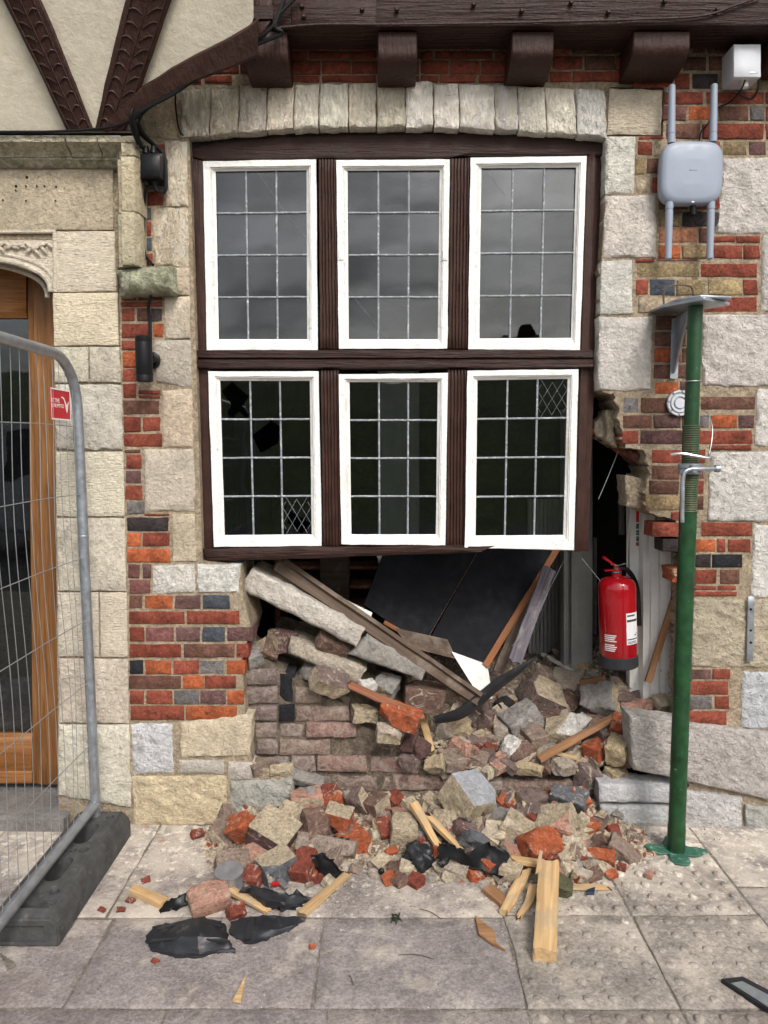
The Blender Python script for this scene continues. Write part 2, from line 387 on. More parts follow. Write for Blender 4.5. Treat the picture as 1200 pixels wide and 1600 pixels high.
M_greybox = paint('pale_box_plastic', (.55, .565, .60), .45, bd=.0006, var=.05)
M_red = paint('red_gloss_paint', (.40, .006, .012), .16, bd=.0003, var=.06, coat=.5)
M_darkbase = paint('black_base_plastic', (.03, .032, .038), .5, var=.2)
M_label = paint('paper_label', (.78, .78, .78), .6, bd=.0002, var=.03)
M_ink = paint('label_ink', (.06, .05, .06), .7, bd=.0001)
M_sign = paint('red_sign', (.52, .012, .022), .4, bd=.0002, var=.05)
M_signw = paint('white_sign_print', (.85, .82, .80), .5, bd=.0001, var=.02)
M_board = paint('black_board', (.006, .0065, .009), .62, bd=.0015, var=.4, chips=((.014, .015, .020), 4, .45, .75), spec=.14)
M_greypaint = paint('grey_paint', (.26, .26, .245), .5, grain=(30, 30, 3), bd=.002, var=.12, chips=((.22, .21, .19), 24, .66, .76))
M_offwhite = paint('offwhite_joinery', (.74, .73, .69), .45, grain=(30, 30, 3), bd=.002, var=.08, chips=((.34, .32, .29), 30, .66, .76))
M_metal = paint('bright_metal', (.55, .55, .55), .32, bd=.0006, var=.2, metal=.9)
M_yellow = paint('yellow_plastic', (.55, .50, .03), .5, var=.2)
M_blue = paint('blue_scrap', (.02, .03, .06), .5, var=.2)
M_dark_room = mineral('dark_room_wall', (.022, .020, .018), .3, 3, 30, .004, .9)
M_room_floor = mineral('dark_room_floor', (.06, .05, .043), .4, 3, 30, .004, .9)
M_cream_bldg = mineral('far_render', (.45, .40, .33), .15, .5, 6, .01, .9)
M_slate = mineral('far_slate', (.06, .06, .065), .3, .8, 5, .02, .8)
M_chim = mineral('far_chimney', (.07, .04, .032), .3, 1.5, 8, .02, .9)
M_darkglass = paint('far_glass', (.02, .022, .026), .1, spec=.6)
M_joint = mineral('paving_joint', (.30, .265, .22), .4, 10, 80, .008, .97, spots=((.12, .10, .085), 6, .60, .75), world=True)
M_asphalt = mineral('asphalt', (.055, .055, .056), .3, 1.2, 120, .006, .92, world=True)
M_grass = mineral('grass_bank', (.085, .125, .042), .55, .35, 9, .05, .95, world=True)
M_leaf = mineral('hedge_leaves', (.030, .048, .014), .5, 3, 20, .02, .8, world=True)
M_van = paint('white_van_paint', (.75, .76, .78), .25, var=.03, coat=.4)

def glass(name):
    m, nt, bs = newmat(name); nt.nodes.remove(bs); out = nt.nodes['Material Output']
    tr = nt.nodes.new('ShaderNodeBsdfTransparent'); tr.inputs[0].default_value = (.80, .83, .84, 1)
    gl = nt.nodes.new('ShaderNodeBsdfGlossy'); gl.inputs['Roughness'].default_value = .015; gl.inputs['Color'].default_value = (1, 1, 1, 1)
    fr = nt.nodes.new('ShaderNodeFresnel'); fr.inputs['IOR'].default_value = 1.58
    mi = nt.nodes.new('ShaderNodeMixShader'); nt.links.new(fr.outputs[0], mi.inputs[0]); nt.links.new(tr.outputs[0], mi.inputs[1]); nt.links.new(gl.outputs[0], mi.inputs[2])
    b = nt.nodes.new('ShaderNodeBump'); b.inputs['Distance'].default_value = .0022; b.inputs['Strength'].default_value = .55
    nt.links.new(nse(nt, vec(nt, rnd=False), 6, 1, .4), b.inputs['Height']); nt.links.new(b.outputs[0], gl.inputs['Normal'])
    nt.links.new(mi.outputs[0], out.inputs[0]); return m
M_glass = glass('old_window_glass')

def slabmat(name, base=None):
    """Paving: worn grey stone; pale mortar dust lies on it in patches, thicker near the collapse."""
    m, nt, bs = newmat(name); v = vec(nt, world=True); c = base if base else objcol(nt)
    c = mx(nt, c, rmp(nt, nse(nt, v, 5, 6, .65), .28, .72, (.62, .60, .61), (1.25, 1.22, 1.18)), 1.0, 'MULTIPLY')
    c = mx(nt, c, rmp(nt, nse(nt, v, 85, 4, .75), .3, .7, (.55,) * 3, (1.35,) * 3), .9, 'MULTIPLY')
    c = mx(nt, c, rmp(nt, nse(nt, v, 19, 5, .7, .4), .3, .7, (.66,) * 3, (1.22,) * 3), .8, 'MULTIPLY')
    c = mx(nt, c, (1.30, 1.30, 1.31), 1.0, 'MULTIPLY')
    c = mx(nt, c, (.15, .11, .095), rmp(nt, nse(nt, v, 2.3, 5, .6, .5), .56, .74, (0, 0, 0), (.55,) * 3))
    sx = nt.nodes.new('ShaderNodeSeparateXYZ'); nt.links.new(v, sx.inputs[0])
    near = nt.nodes.new('ShaderNodeMapRange'); nt.links.new(sx.outputs['Y'], near.inputs[0])
    near.inputs[1].default_value = -1.15; near.inputs[2].default_value = -.15; near.inputs[3].default_value = -.03; near.inputs[4].default_value = .165
    thr = mth(nt, 'ADD', nse(nt, v, 4.2, 8, .72, .3), near.outputs[0])
    c = mx(nt, c, (.54, .475, .395), rmp(nt, thr, .55, .70, (0, 0, 0), (.85,) * 3))
    c = mx(nt, c, (.70, .66, .60), rmp(nt, nse(nt, v, 130, 2, .5), .72, .76, (0, 0, 0), (.8,) * 3))
    c = mx(nt, c, (.05, .042, .038), rmp(nt, nse(nt, v, 48, 2, .5, 1.0), .74, .78, (0, 0, 0), (.8,) * 3))
    c = mx(nt, c, (.72, .66, .56), rmp(nt, mth(nt, 'ADD', nse(nt, v, 24, 6, .75), near.outputs[0]), .66, .75, (0, 0, 0), (.8,) * 3))
    c = mx(nt, c, (.30, .06, .04), rmp(nt, mth(nt, 'ADD', nse(nt, v, 9.5, 4, .6), near.outputs[0]), .80, .87, (0, 0, 0), (.6,) * 3))
    nt.links.new(c, bs.inputs['Base Color']); bs.inputs['Roughness'].default_value = .88; bs.inputs['Specular IOR Level'].default_value = .3
    pr = bump(nt, bs, nse(nt, v, 30, 6, .7), .008); bump(nt, bs, nse(nt, v, 160, 3, .7), .0025, 1, pr)
    return m
M_flag = slabmat('flagstone')

# ------------------------------------------------------------------ the setting: ground
rng = random.Random(7)
def sheet(name, x0, y0, x1, y1, z, mat, kind='structure'):
    return tag(mesh(name, [(x0, y0, z), (x1, y0, z), (x1, y1, z), (x0, y1, z)], [(0, 1, 2, 3)], mat, smooth=False), kind=kind)
pavement = sheet('pavement', -14, -4.6, 14, .5, -.003, M_joint)
FL = {'a': (.225, .200, .190), 'b': (.245, .220, .204), 'c': (.222, .202, .193), 'd': (.238, .213, .194)}
def flag(x0, y0, x1, y1, c, name='paving_slab'):
    g = .0035
    return gblock(name, x0 + g, y0 + g, x1 - g, y1 - g, rng.uniform(-.0025, .0035), .05, M_flag, pavement, c, edge=.0045, amp=.0022, jit=.004, cell=.06, ns=9)
XT = [.41, .85, 1.29]; YT = [-.18, -.603, -1.028, -1.453, -1.878]
def tactile(x0, y0, x1, y1):
    c = (.265, .24, .208); s = flag(x0, y0, x1, y1, c, 'tactile_slab')
    V, Fc = [], []; z = WP[s.name].z
    for i in range(6):
        for j in range(6):
            if rng.random() < .04: continue
            cx, cy = x0 + (i + .5) * (x1 - x0) / 6, y0 + (j + .5) * (y1 - y0) / 6
            hgt = rng.uniform(.004, .0075); b = len(V)
            for r, zz in ((.0165, -.004), (.0145, hgt * .6), (.010, hgt)):
                for a in range(12): V.append((cx + r * math.cos(a * math.pi / 6), cy + r * math.sin(a * math.pi / 6), .0015 + zz))
            for k in range(2):
                for a in range(12): Fc.append((b + k * 12 + a, b + k * 12 + (a + 1) % 12, b + k * 12 + 12 + (a + 1) % 12, b + k * 12 + 12 + a))
            Fc.append(tuple(b + 24 + a for a in range(12)))
    mesh('blisters', V, Fc, M_flag, s, c, True, 60)
for i in range(2):
    for j in range(4): tactile(XT[i], YT[j + 1], XT[i + 1], YT[j])
for x0, y0, x1, y1, c in [
    (-.36, -.615, .41, .05, 'd'), (-.95, -.615, -.36, .05, 'd'), (-1.75, -.615, -.95, .05, 'b'), (-2.6, -.615, -1.75, .05, 'a'),
    (-.205, -1.025, .41, -.615, 'c'), (-.92, -1.025, -.205, -.615, 'a'), (-1.75, -1.025, -.92, -.615, 'a'), (-2.6, -1.025, -1.75, -.615, 'b'),
    (-.16, -1.56, .41, -1.025, 'b'), (-.62, -1.56, -.16, -1.025, 'c'), (-1.3, -1.56, -.62, -1.025, 'a'), (-2.6, -1.56, -1.3, -1.025, 'c'),
    (.41, -.18, .85, .1, 'd'), (.85, -.18, 1.29, .1, 'd'), (1.29, -.44, 1.95, .1, 'c'), (1.29, -1.03, 1.95, -.44, 'b'), (1.29, -1.56, 1.95, -1.03, 'a'),
    (1.95, -.6, 2.7, .1, 'b'), (1.95, -1.56, 2.7, -.6, 'a')]:
    flag(x0, y0, x1, y1, FL[c])
y = -1.56
while y > -4.4:                                   # paving behind and under the camera
    x = -2.6 + rng.uniform(0, .3)
    while x < 2.6:
        w = rng.uniform(.5, .8)
        if not (y > -1.87 and x + w > .41 and x < 1.29): flag(x, y - .6, x + w, y, FL[rng.choice('abc')])
        x += w
    y -= .6
kerb = tag(gblock('kerb', -14, -4.75, 14, -4.6, 0, .3, M_stone, None, (.30, .29, .27), edge=.01, cell=.5), kind='structure')
road = sheet('road', -40, -12.5, 40, -4.75, -.11, M_asphalt)
# grass bank across the road and the country behind it (the window glass mirrors them)
hv, hf = [], []; NX, NY = 40, 16
for j in range(NY + 1):
    yy = -12.5 - (j / NY) ** 1.5 * 110
    for i in range(NX + 1):
        xx = -90 + 180 * i / NX; t = min(1, max(0, (-12.5 - yy) / 26))
        hv.append((xx, yy, -.1 + 5.9 * t * t * (3 - 2 * t) + (0.9 * noise.noise(Vector((xx * .05, yy * .05, 3))) if j else 0)))
for j in range(NY):
    for i in range(NX): a = j * (NX + 1) + i; hf.append((a, a + NX + 1, a + NX + 2, a + 1))
tag(mesh('grass_bank', hv, hf, M_grass), kind='structure')
def house(x, y, w, d, h, rh, label):
    t = thing('house', label, 'house', (x, y, 4))
    box('wall', (x - w / 2, y - d / 2, 1), (x + w / 2, y + d / 2, 2 + h), M_cream_bldg, t, bevel=.02)
    rf = prism('roof', [(x - w / 2 - .2, y + d / 2 + .35, 2 + h), (x - w / 2 - .2, y - d / 2 - .35, 2 + h), (x - w / 2 - .2, y, 2 + h + rh)], (w + .4, 0, 0), M_slate, t)
    for cx in (x - w * .32, x + w * .34):
        ch = box('chimney', (cx - .38, y - .35, 2 + h + rh - .9), (cx + .38, y + .35, 2 + h + rh + 1.0), M_chim, rf, bevel=.03)
    for k in range(3):
        for q in range(2):
            box('window', (x - w * .36 + k * w * .3, y + d / 2, 2.9 + q * 2.5), (x - w * .36 + k * w * .3 + 1.0, y + d / 2 + .05, 4.2 + q * 2.5), M_darkglass, t, bevel=.01)
house(10.8, -46, 6, 7, 4.0, 1.7, 'low slate-roofed house with two chimneys mirrored in the upper right window pane')

# ------------------------------------------------------------------ walls
BCI = dict(M=(.16, .122, .108), W=(.20, .145, .115), P=(.205, .128, .108), G=(.17, .155, .15), K=(.022, .022, .026), B=(.135, .085, .068))
BC = dict(R=(.26, .066, .040), O=(.43, .115, .045), B=(.155, .075, .052), M=(.15, .080, .072), D=(.055, .043, .042), U=(.075, .083, .100),
          Y=(.32, .235, .125), C=(.45, .36, .25), S=(.42, .19, .105), G=(.17, .155, .15), K=(.022, .022, .026), P=(.20, .085, .075), W=(.24, .125, .085))
def jitc(c, a=.16):
    k = 1 + rng.uniform(-a, a); return tuple(min(.9, x * k * (1 + rng.uniform(-.02, .02))) for x in c)
def bricks(parent, rows, Y=0.0, mat=None, depth=.10, pal=None, amp=.0016, jit=.0022, edge=.0045, yj=.0025):
    for y0, y1, cells in rows:
        for x0, x1, c in cells:
            wblock('brick', (x0, y0 + .6, x1, y1 - .6), Y + rng.uniform(-yj, yj), depth, M_brick if c == 'K' else (mat or M_brick), parent, jitc((pal or BC)[c]), edge=edge, amp=amp, jit=jit, cell=.05, ns=30)
def stones(parent, lst, Y=0.0, depth=.14):
    for q, c, m, amp in lst:
        wblock('stone_block', q, Y - rng.uniform(0, .004), depth, m, parent, jitc(c, .07), edge=.008 if amp > .004 else .004, amp=amp, jit=.0035 if amp > .004 else .0018, cell=.018 if amp > .005 else .035, bulge=amp * .7, ns=22 if amp < .005 else 30)
CR = (.60, .50, .37); WH = (.66, .63, .57); GY = (.46, .43, .39); YE = (.56, .46, .31); GR = (.38, .35, .31)

# left pier, between the doorway and the window
lp = thing('brick_wall', 'patched brick and stone pier left of the window, with white sill stone at its middle', 'wall', P(260, 1290, .05))
wprism('mortar_bed', [(216, 120), (290, 120), (296, 232), (316, 876), (376, 884), (380, 930), (392, 980), (378, 1030), (384, 1125), (394, 1190), (452, 1222), (452, 1296), (204, 1296), (186, 455), (219, 230)], .005, .30, M_mortar, lp)
bricks(lp, [
    (224, 242, [(238, 256, 'R')]), (299, 321, [(230, 255, 'R')]), (324, 344, [(226, 236, 'U')]), (346, 369, [(227, 236, 'R')]), (371, 392, [(226, 236, 'U')]), (395, 414, [(228, 238, 'R')]),
    (463, 470, [(189, 212, 'R'), (215, 253, 'R')]), (471, 479, [(189, 230, 'R'), (233, 253, 'R')]), (481, 502, [(190, 210, 'R'), (214, 233, 'B'), (236, 252, 'D')]),
    (505, 528, [(190, 236, 'R'), (239, 255, 'O')]), (531, 547, [(190, 212, 'R')]), (549, 574, [(191, 212, 'O')]), (576, 597, [(191, 213, 'R')]),
    (599, 622, [(192, 212, 'R')]), (609, 616, [(216, 250, 'R')]), (617, 623, [(216, 250, 'R')]), (625, 648, [(192, 248, 'B')]),
    (651, 675, [(193, 219, 'R'), (223, 251, 'R')]), (677, 699, [(193, 253, 'R')]), (702, 708, [(194, 219, 'B')]), (710, 732, [(197, 220, 'R')]),
    (735, 756, [(196, 220, 'M')]), (758, 781, [(196, 222, 'R')]), (784, 803, [(198, 225, 'G')]), (802, 807, [(226, 264, 'R')]), (808, 830, [(198, 263, 'D')]),
    (832, 854, [(198, 220, 'O'), (223, 264, 'R')]), (857, 879, [(198, 265, 'O')]), (881, 904, [(200, 218, 'P'), (222, 236, 'M')]), (906, 928, [(202, 234, 'P')]),
    (930, 952, [(202, 222, 'B'), (226, 269, 'O'), (273, 313, 'M'), (317, 358, 'U')]), (955, 976, [(201, 288, 'R'), (292, 374, 'R')]),
    (980, 1003, [(202, 225, 'R'), (228, 271, 'P'), (275, 312, 'M'), (316, 351, 'U'), (355, 395, 'M')]), (1006, 1028, [(202, 282, 'R'), (287, 366, 'B'), (370, 388, 'R')]),
    (1032, 1054, [(202, 223, 'K'), (227, 267, 'O'), (271, 310, 'R'), (313, 349, 'G'), (354, 383, 'O')]), (1056, 1077, [(201, 282, 'B'), (286, 318, 'O'), (320, 368, 'R')]),
    (1079, 1101, [(203, 224, 'R'), (228, 269, 'R'), (272, 310, 'G'), (313, 352, 'M'), (355, 381, 'O')]), (1103, 1126, [(204, 287, 'R'), (290, 370, 'O')])], .0)
stones(lp, [
    ([(219, 152), (274, 142), (276, 216), (222, 213)], (.40, .33, .22), M_stone, .006), ([(257, 219), (292, 219), (294, 322), (257, 321)], (.47, .40, .30), M_arch, .006),
    ([(239, 324), (294, 325), (295, 416), (240, 415)], (.47, .39, .28), M_arch, .006), ([(274, 418), (295, 418), (296, 461), (274, 460)], CR, M_stone, .003),
    ([(257, 463), (296, 463), (297, 529), (258, 528)], (.58, .50, .39), M_stone, .004), ([(240, 531), (298, 531), (299, 606), (242, 598)], (.50, .45, .37), M_stone, .005),
    ([(252, 609), (300, 609), (302, 699), (254, 699)], CR, M_stone, .005), ([(225, 702), (303, 702), (304, 799), (226, 799)], (.58, .51, .41), M_stone, .005),
    ([(269, 803), (304, 803), (306, 877), (270, 877)], CR, M_stone, .003),
    ([(240, 884), (304, 881), (305, 927), (238, 928)], WH, M_white_stone, .009), ([(307, 881), (376, 882), (372, 926), (308, 928)], WH, M_white_stone, .009),
    ([(204, 1131), (269, 1131), (270, 1207), (208, 1209)], (.60, .60, .60), M_white_stone, .010), ([(281, 1129), (395, 1116), (389, 1182), (281, 1184)], (.60, .51, .37), M_stone, .006),
    ([(279, 1188), (350, 1188), (350, 1210), (279, 1210)], (.55, .50, .42), M_stone, .005), ([(356, 1191), (396, 1191), (394, 1220), (356, 1219)], (.52, .47, .41), M_stone, .005),
    ([(206, 1213), (353, 1213), (354, 1290), (208, 1291)], (.60, .50, .33), M_white_stone, .014), ([(360, 1221), (456, 1218), (458, 1278), (361, 1280)], (.45, .43, .38), M_white_stone, .012)], 0.0)
# lichen-green corbel where the hood mould stops
wblock('corbel', [(182, 418), (268, 416), (272, 455), (184, 461)], -.075, .16, M_moss_stone, lp, (.40, .40, .28), edge=.02, amp=.016, jit=.006, cell=.016, bulge=.02, ns=26)

# stone arch over the window, with the brick band above it
ar = thing('stone_arch', 'flat arch of weathered pale stones over the window, brick courses above', 'arch', P(620, 205, .05))
def ytop(x): return 128 + 13 * ((x - 610) / 330) ** 2
def ybot(x): return 197 + 17 * ((x - 610) / 330) ** 2
wprism('mortar_bed', [(285, 60), (1038, 60), (1038, 136), (952, 136), (948, 213)] + [(x, ybot(x) - 5) for x in range(930, 279, -50)] + [(285, 216)], .012, .28, M_mortar, ar)
xs = [280, 326, 372, 416, 458, 498, 544, 588, 634, 678, 718, 774, 811, 855, 902, 950]
AC = [(.36, .31, .24), (.33, .29, .23), (.42, .37, .29), (.40, .36, .30), (.55, .49, .39), (.58, .53, .44), (.62, .57, .48), (.52, .46, .36), (.50, .44, .35), (.62, .59, .53), (.66, .61, .52), (.60, .57, .50), (.46, .44, .41), (.58, .54, .47), (.60, .55, .46), (.48, .46, .43)]
for i in range(15):
    a, b = xs[i] + .9, xs[i + 1] - .9; d = rng.uniform(-2, 2)
    lean = lambda x: (x - 610) * .012
    wblock('arch_stone', [(a - lean(a), ytop(a) + d), (b - lean(b), ytop(b) + d), (b, ybot(b) + rng.uniform(-2, 2)), (a, ybot(a) + rng.uniform(-2, 2))], -rng.uniform(.004, .009), .22, M_arch, ar, jitc(AC[i + 1], .05), edge=.006, amp=.007, jit=.0035, cell=.02, bulge=.002, ns=24)
wblock('arch_stone', [(953, 137), (1036, 140), (1034, 210), (950, 208)], -.004, .2, M_tool, ar, (.55, .47, .36), edge=.008, amp=.004, jit=.003)
bricks(ar, [
    (60, 77, [(400, 455, 'B'), (458, 530, 'R'), (533, 588, 'R'), (655, 730, 'R'), (733, 798, 'B'), (866, 915, 'B'), (918, 985, 'B'), (1083, 1104, 'B')]),
    (79, 92, [(390, 453, 'R'), (456, 480, 'R'), (483, 588, 'R'), (592, 655, 'B'), (658, 676, 'R'), (680, 770, 'R'), (773, 800, 'R')]),
    (94, 115, [(330, 372, 'R'), (375, 453, 'B'), (457, 500, 'R'), (503, 548, 'R'), (550, 590, 'R'), (594, 655, 'B'), (658, 701, 'R'), (704, 749, 'R'), (752, 800, 'R')]),
    (117, 128, [(290, 313, 'R'), (319, 362, 'R'), (457, 499, 'R'), (503, 587, 'R'), (590, 655, 'B'), (658, 684, 'R'), (687, 743, 'R'), (749, 800, 'R')]),
    (70, 84, [(804, 862, 'B'), (866, 890, 'R'), (894, 968, 'B'), (971, 1040, 'B')]), (87, 108, [(804, 861, 'R'), (864, 910, 'R'), (914, 961, 'B'), (963, 1036, 'R')]),
    (111, 127, [(804, 857, 'B'), (860, 893, 'R'), (897, 984, 'R')]), (125, 137, [(990, 1052, 'R')])], .004)

# right wall: bricks among big pale blocks, broken away towards the window
rw = thing('brick_wall', 'brick wall with big pale stone blocks right of the window, torn away at its left edge', 'wall', P(1130, 1290, .05))
core = [(1040, 60), (1290, 60), (1290, 1300), (1076, 1300), (1078, 1130), (1084, 1040), (1086, 915), (1090, 845), (1062, 868), (1062, 838), (1050, 812), (1012, 800), (1006, 770), (1016, 745), (1010, 712), (1004, 703), (975, 699), (966, 640), (958, 616), (940, 608), (940, 410), (946, 300), (948, 213), (1036, 213)]
jg = []
for (a, b), (c, d) in zip(core, core[1:] + core[:1]):   # the torn edge is ragged
    k = max(1, int(math.hypot(c - a, d - b) / 6)) if max(a, c) < 1100 and max(b, d) > 600 else 1
    for i in range(k): jg.append((a + (c - a) * i / k + (rng.uniform(-5, 4) if k > 1 else 0), b + (d - b) * i / k + (rng.uniform(-3, 3) if k > 1 else 0)))
wprism('mortar_bed', jg, .005, .24, M_mortar, rw, smooth=False)
bricks(rw, [
    (62, 83, [(1083, 1102, 'B'), (1106, 1142, 'B'), (1190, 1240, 'R')]), (87, 110, [(1068, 1104, 'B'), (1108, 1142, 'B'), (1190, 1240, 'B')]), (114, 139, [(1056, 1078, 'R'), (1082, 1122, 'D'), (1126, 1190, 'Y')]),
    (143, 162, [(1039, 1099, 'R'), (1105, 1194, 'R'), (1198, 1280, 'R')]), (165, 188, [(1036, 1073, 'P'), (1077, 1122, 'O'), (1125, 1170, 'B'), (1173, 1194, 'G'), (1198, 1240, 'R')]),
    (192, 217, [(1042, 1094, 'B'), (1098, 1194, 'R'), (1198, 1280, 'R')]), (212, 218, [(998, 1036, 'R')]), (220, 243, [(996, 1020, 'R'), (1024, 1060, 'C'), (1064, 1126, 'R'), (1130, 1167, 'Y'), (1170, 1197, 'M')]),
    (247, 272, [(994, 1007, 'Y'), (1011, 1034, 'B'), (1038, 1125, 'R')]), (276, 301, [(994, 1016, 'C'), (1020, 1062, 'R'), (1066, 1125, 'B')]),
    (305, 327, [(1030, 1075, 'B'), (1078, 1125, 'R')]), (330, 353, [(1030, 1063, 'Y'), (1067, 1125, 'D')]), (355, 379, [(1030, 1090, 'S'), (1093, 1108, 'B')]), (368, 379, [(1114, 1150, 'R'), (1152, 1188, 'R')]),
    (382, 404, [(1030, 1064, 'O'), (1067, 1112, 'Y'), (1116, 1160, 'R'), (1163, 1188, 'R')]), (403, 409, [(994, 1022, 'R'), (1026, 1090, 'B')]),
    (411, 433, [(996, 1093, 'Y'), (1096, 1183, 'R')]), (436, 461, [(994, 1013, 'R'), (1017, 1055, 'U'), (1058, 1103, 'Y'), (1108, 1160, 'Y'), (1163, 1184, 'R')]), (464, 488, [(998, 1066, 'C'), (1070, 1096, 'B'), (1100, 1183, 'R')]),
    (493, 515, [(1026, 1094, 'B')]), (518, 541, [(1024, 1072, 'B'), (1075, 1094, 'R')]), (543, 566, [(1023, 1065, 'O'), (1068, 1094, 'B')]), (569, 592, [(1022, 1074, 'B'), (1077, 1094, 'R')]), (596, 616, [(1024, 1061, 'O'), (1064, 1092, 'M')]),
    (619, 641, [(1095, 1181, 'B')]), (621, 645, [(975, 998, 'G'), (1002, 1058, 'B'), (1061, 1092, 'R')]), (648, 669, [(974, 1019, 'B'), (1022, 1064, 'M'), (1067, 1092, 'B'), (1095, 1108, 'G'), (1112, 1152, 'O'), (1155, 1179, 'M')]),
    (672, 694, [(973, 998, 'R'), (1001, 1067, 'M'), (1070, 1090, 'B'), (1093, 1176, 'R')]), (695, 704, [(1110, 1174, 'R')]),
    (702, 724, [(1019, 1064, 'R'), (1068, 1102, 'R')]), (727, 749, [(1020, 1063, 'B'), (1066, 1100, 'B')]), (751, 773, [(1015, 1061, 'B'), (1064, 1100, 'R')]), (775, 797, [(1010, 1063, 'Y'), (1066, 1100, 'B')]), (799, 813, [(1050, 1086, 'R')]),
    (816, 839, [(1020, 1062, 'R'), (1097, 1176, 'R')]), (842, 863, [(1036, 1064, 'D'), (1087, 1118, 'O'), (1121, 1134, 'R'), (1138, 1173, 'R')]), (866, 887, [(1087, 1111, 'D'), (1114, 1160, 'K')]),
    (890, 913, [(1084, 1120, 'R'), (1126, 1156, 'B')]), (915, 923, [(1083, 1120, 'R'), (1123, 1150, 'R')]), (924, 932, [(1083, 1152, 'R')]),
    (1046, 1062, [(1078, 1111, 'M'), (1115, 1141, 'R')]), (1064, 1086, [(1077, 1138, 'R')]), (1088, 1109, [(1076, 1113, 'G'), (1117, 1140, 'R')]), (1111, 1133, [(1075, 1136, 'R')])], 0.0)
stones(rw, [
    ([(947, 213), (993, 212), (992, 302), (946, 303)], WH, M_white_stone, .006), ([(946, 306), (1025, 304), (1026, 401), (944, 402)], (.66, .61, .53), M_white_stone, .007),
    ([(940, 408), (988, 406), (988, 490), (938, 491)], WH, M_stone, .004), ([(937, 495), (1020, 494), (1017, 609), (935, 610)], (.63, .59, .53), M_stone, .005),
    ([(1131, 247), (1290, 243), (1290, 364), (1118, 365)], (.64, .59, .53), M_white_stone, .010), ([(1192, 368), (1290, 368), (1290, 486), (1190, 486)], (.60, .56, .50), M_white_stone, .007),
    ([(1099, 492), (1290, 490), (1290, 602), (1098, 603)], (.62, .58, .52), M_white_stone, .010), ([(1184, 608), (1290, 608), (1290, 698), (1181, 697)], WH, M_white_stone, .009),
    ([(1112, 707), (1290, 703), (1290, 815), (1107, 815)], (.66, .62, .56), M_white_stone, .007), ([(1178, 820), (1290, 820), (1290, 934), (1174, 933)], WH, M_white_stone, .007),
    ([(1084, 937), (1290, 937), (1290, 1046), (1080, 1042)], (.50, .43, .31), M_white_stone, .010), ([(1161, 1050), (1290, 1052), (1290, 1142), (1159, 1139)], (.56, .56, .57), M_white_stone, .006)], 0.0)
stones(rw, [([(983, 1118), (1215, 1148), (1215, 1253), (990, 1203)], GY, M_white_stone, .011)], -.02, .11)
stones(rw, [([(936, 1224), (1064, 1232), (1064, 1256), (938, 1254)], (.50, .50, .49), M_stone, .006), ([(938, 1259), (1064, 1261), (1064, 1292), (940, 1293)], (.46, .46, .44), M_stone, .007),
            ([(1067, 1236), (1160, 1246), (1160, 1301), (1068, 1300)], (.52, .51, .49), M_white_stone, .009), ([(1166, 1259), (1290, 1274), (1290, 1304), (1167, 1302)], (.42, .40, .37), M_white_stone, .009), ([(1218, 1149), (1290, 1158), (1290, 1268), (1218, 1254)], GY, M_white_stone, .009)], -.015, .12)
# half bricks and mortar hanging at the torn edge
for (q, c) in [([(948, 640), (962, 642), (964, 700), (950, 690)], 'C'), ([(978, 742), (1006, 746), (1010, 798), (982, 792)], 'C'), ([(985, 703), (1006, 705), (1006, 724), (990, 720)], 'P'), ([(1050, 890), (1062, 888), (1062, 912), (1052, 910)], 'O'), ([(1040, 838), (1060, 842), (1060, 852), (1044, 850)], 'C')]:
    wblock('half_brick', q, .05 + rng.uniform(0, .04), .12, M_rubble if c == 'C' else M_rbrick, rw, jitc(BC[c]), edge=.010, amp=.010, jit=.006, cell=.012, ns=50)
# the wall carries on beyond the picture's right edge
yy = 60
while yy < 1290:
    h = rng.choice([24, 25, 24, 96]); x = 1293
    while x < 1560:
        w = rng.uniform(80, 90) if h < 50 else rng.uniform(100, 150)
        if h < 50: bricks(rw, [(yy, yy + h - 2, [(x, min(x + w, 1560), rng.choice('RRBOPM'))])])
        else: stones(rw, [((x, yy, min(x + w, 1560), yy + h - 3), WH, M_white_stone, .008)])
        x += w + 3
    yy += h
wprism('mortar_bed', [(1290, 60), (1562, 60), (1562, 1304), (1290, 1300)], .0085, .24, M_mortar, rw)

# what is left of the wall under the window: inner courses, broken down in steps
iw = thing('brick_wall', 'stepped remains of dusty brown brickwork below the window, broken down to the right', 'wall', P(560, 1290, .1))
wprism('mortar_bed', [(376, 1004), (432, 1042), (462, 1062), (500, 1086), (542, 1102), (558, 1130), (600, 1152), (652, 1184), (700, 1208), (760, 1222), (895, 1224), (938, 1226), (938, 1300), (376, 1300)], .085, .22, M_dmortar, iw)
bricks(iw, [
    (1014, 1042, [(384, 408, 'G')]), (1045, 1071, [(384, 431, 'M')]), (1074, 1100, [(386, 432, 'M'), (461, 502, 'W')]), (1103, 1128, [(386, 432, 'M'), (462, 545, 'W')]),
    (1050, 1100, [(435, 459, 'K')]), (1102, 1128, [(435, 459, 'K')]), (1130, 1153, [(399, 433, 'M'), (436, 474, 'M'), (479, 556, 'P')]), (1156, 1180, [(400, 434, 'M'), (437, 516, 'W'), (520, 600, 'P')]),
    (1182, 1208, [(398, 452, 'M'), (455, 492, 'M'), (496, 573, 'P'), (576, 654, 'P')]), (1211, 1237, [(398, 440, 'M'), (443, 518, 'M'), (521, 611, 'W'), (614, 700, 'P')]),
    (1240, 1264, [(470, 540, 'M'), (543, 596, 'W'), (600, 660, 'P'), (664, 742, 'M')]), (1267, 1292, [(470, 560, 'M'), (563, 640, 'W'), (643, 720, 'M'), (723, 800, 'M'), (803, 880, 'B')]),
    (1222, 1248, [(740, 786, 'M'), (789, 900, 'B')]), (1250, 1266, [(800, 858, 'M')])], .075, M_dbrick, .13, BCI, amp=.005, jit=.005, edge=.008, yj=.014)

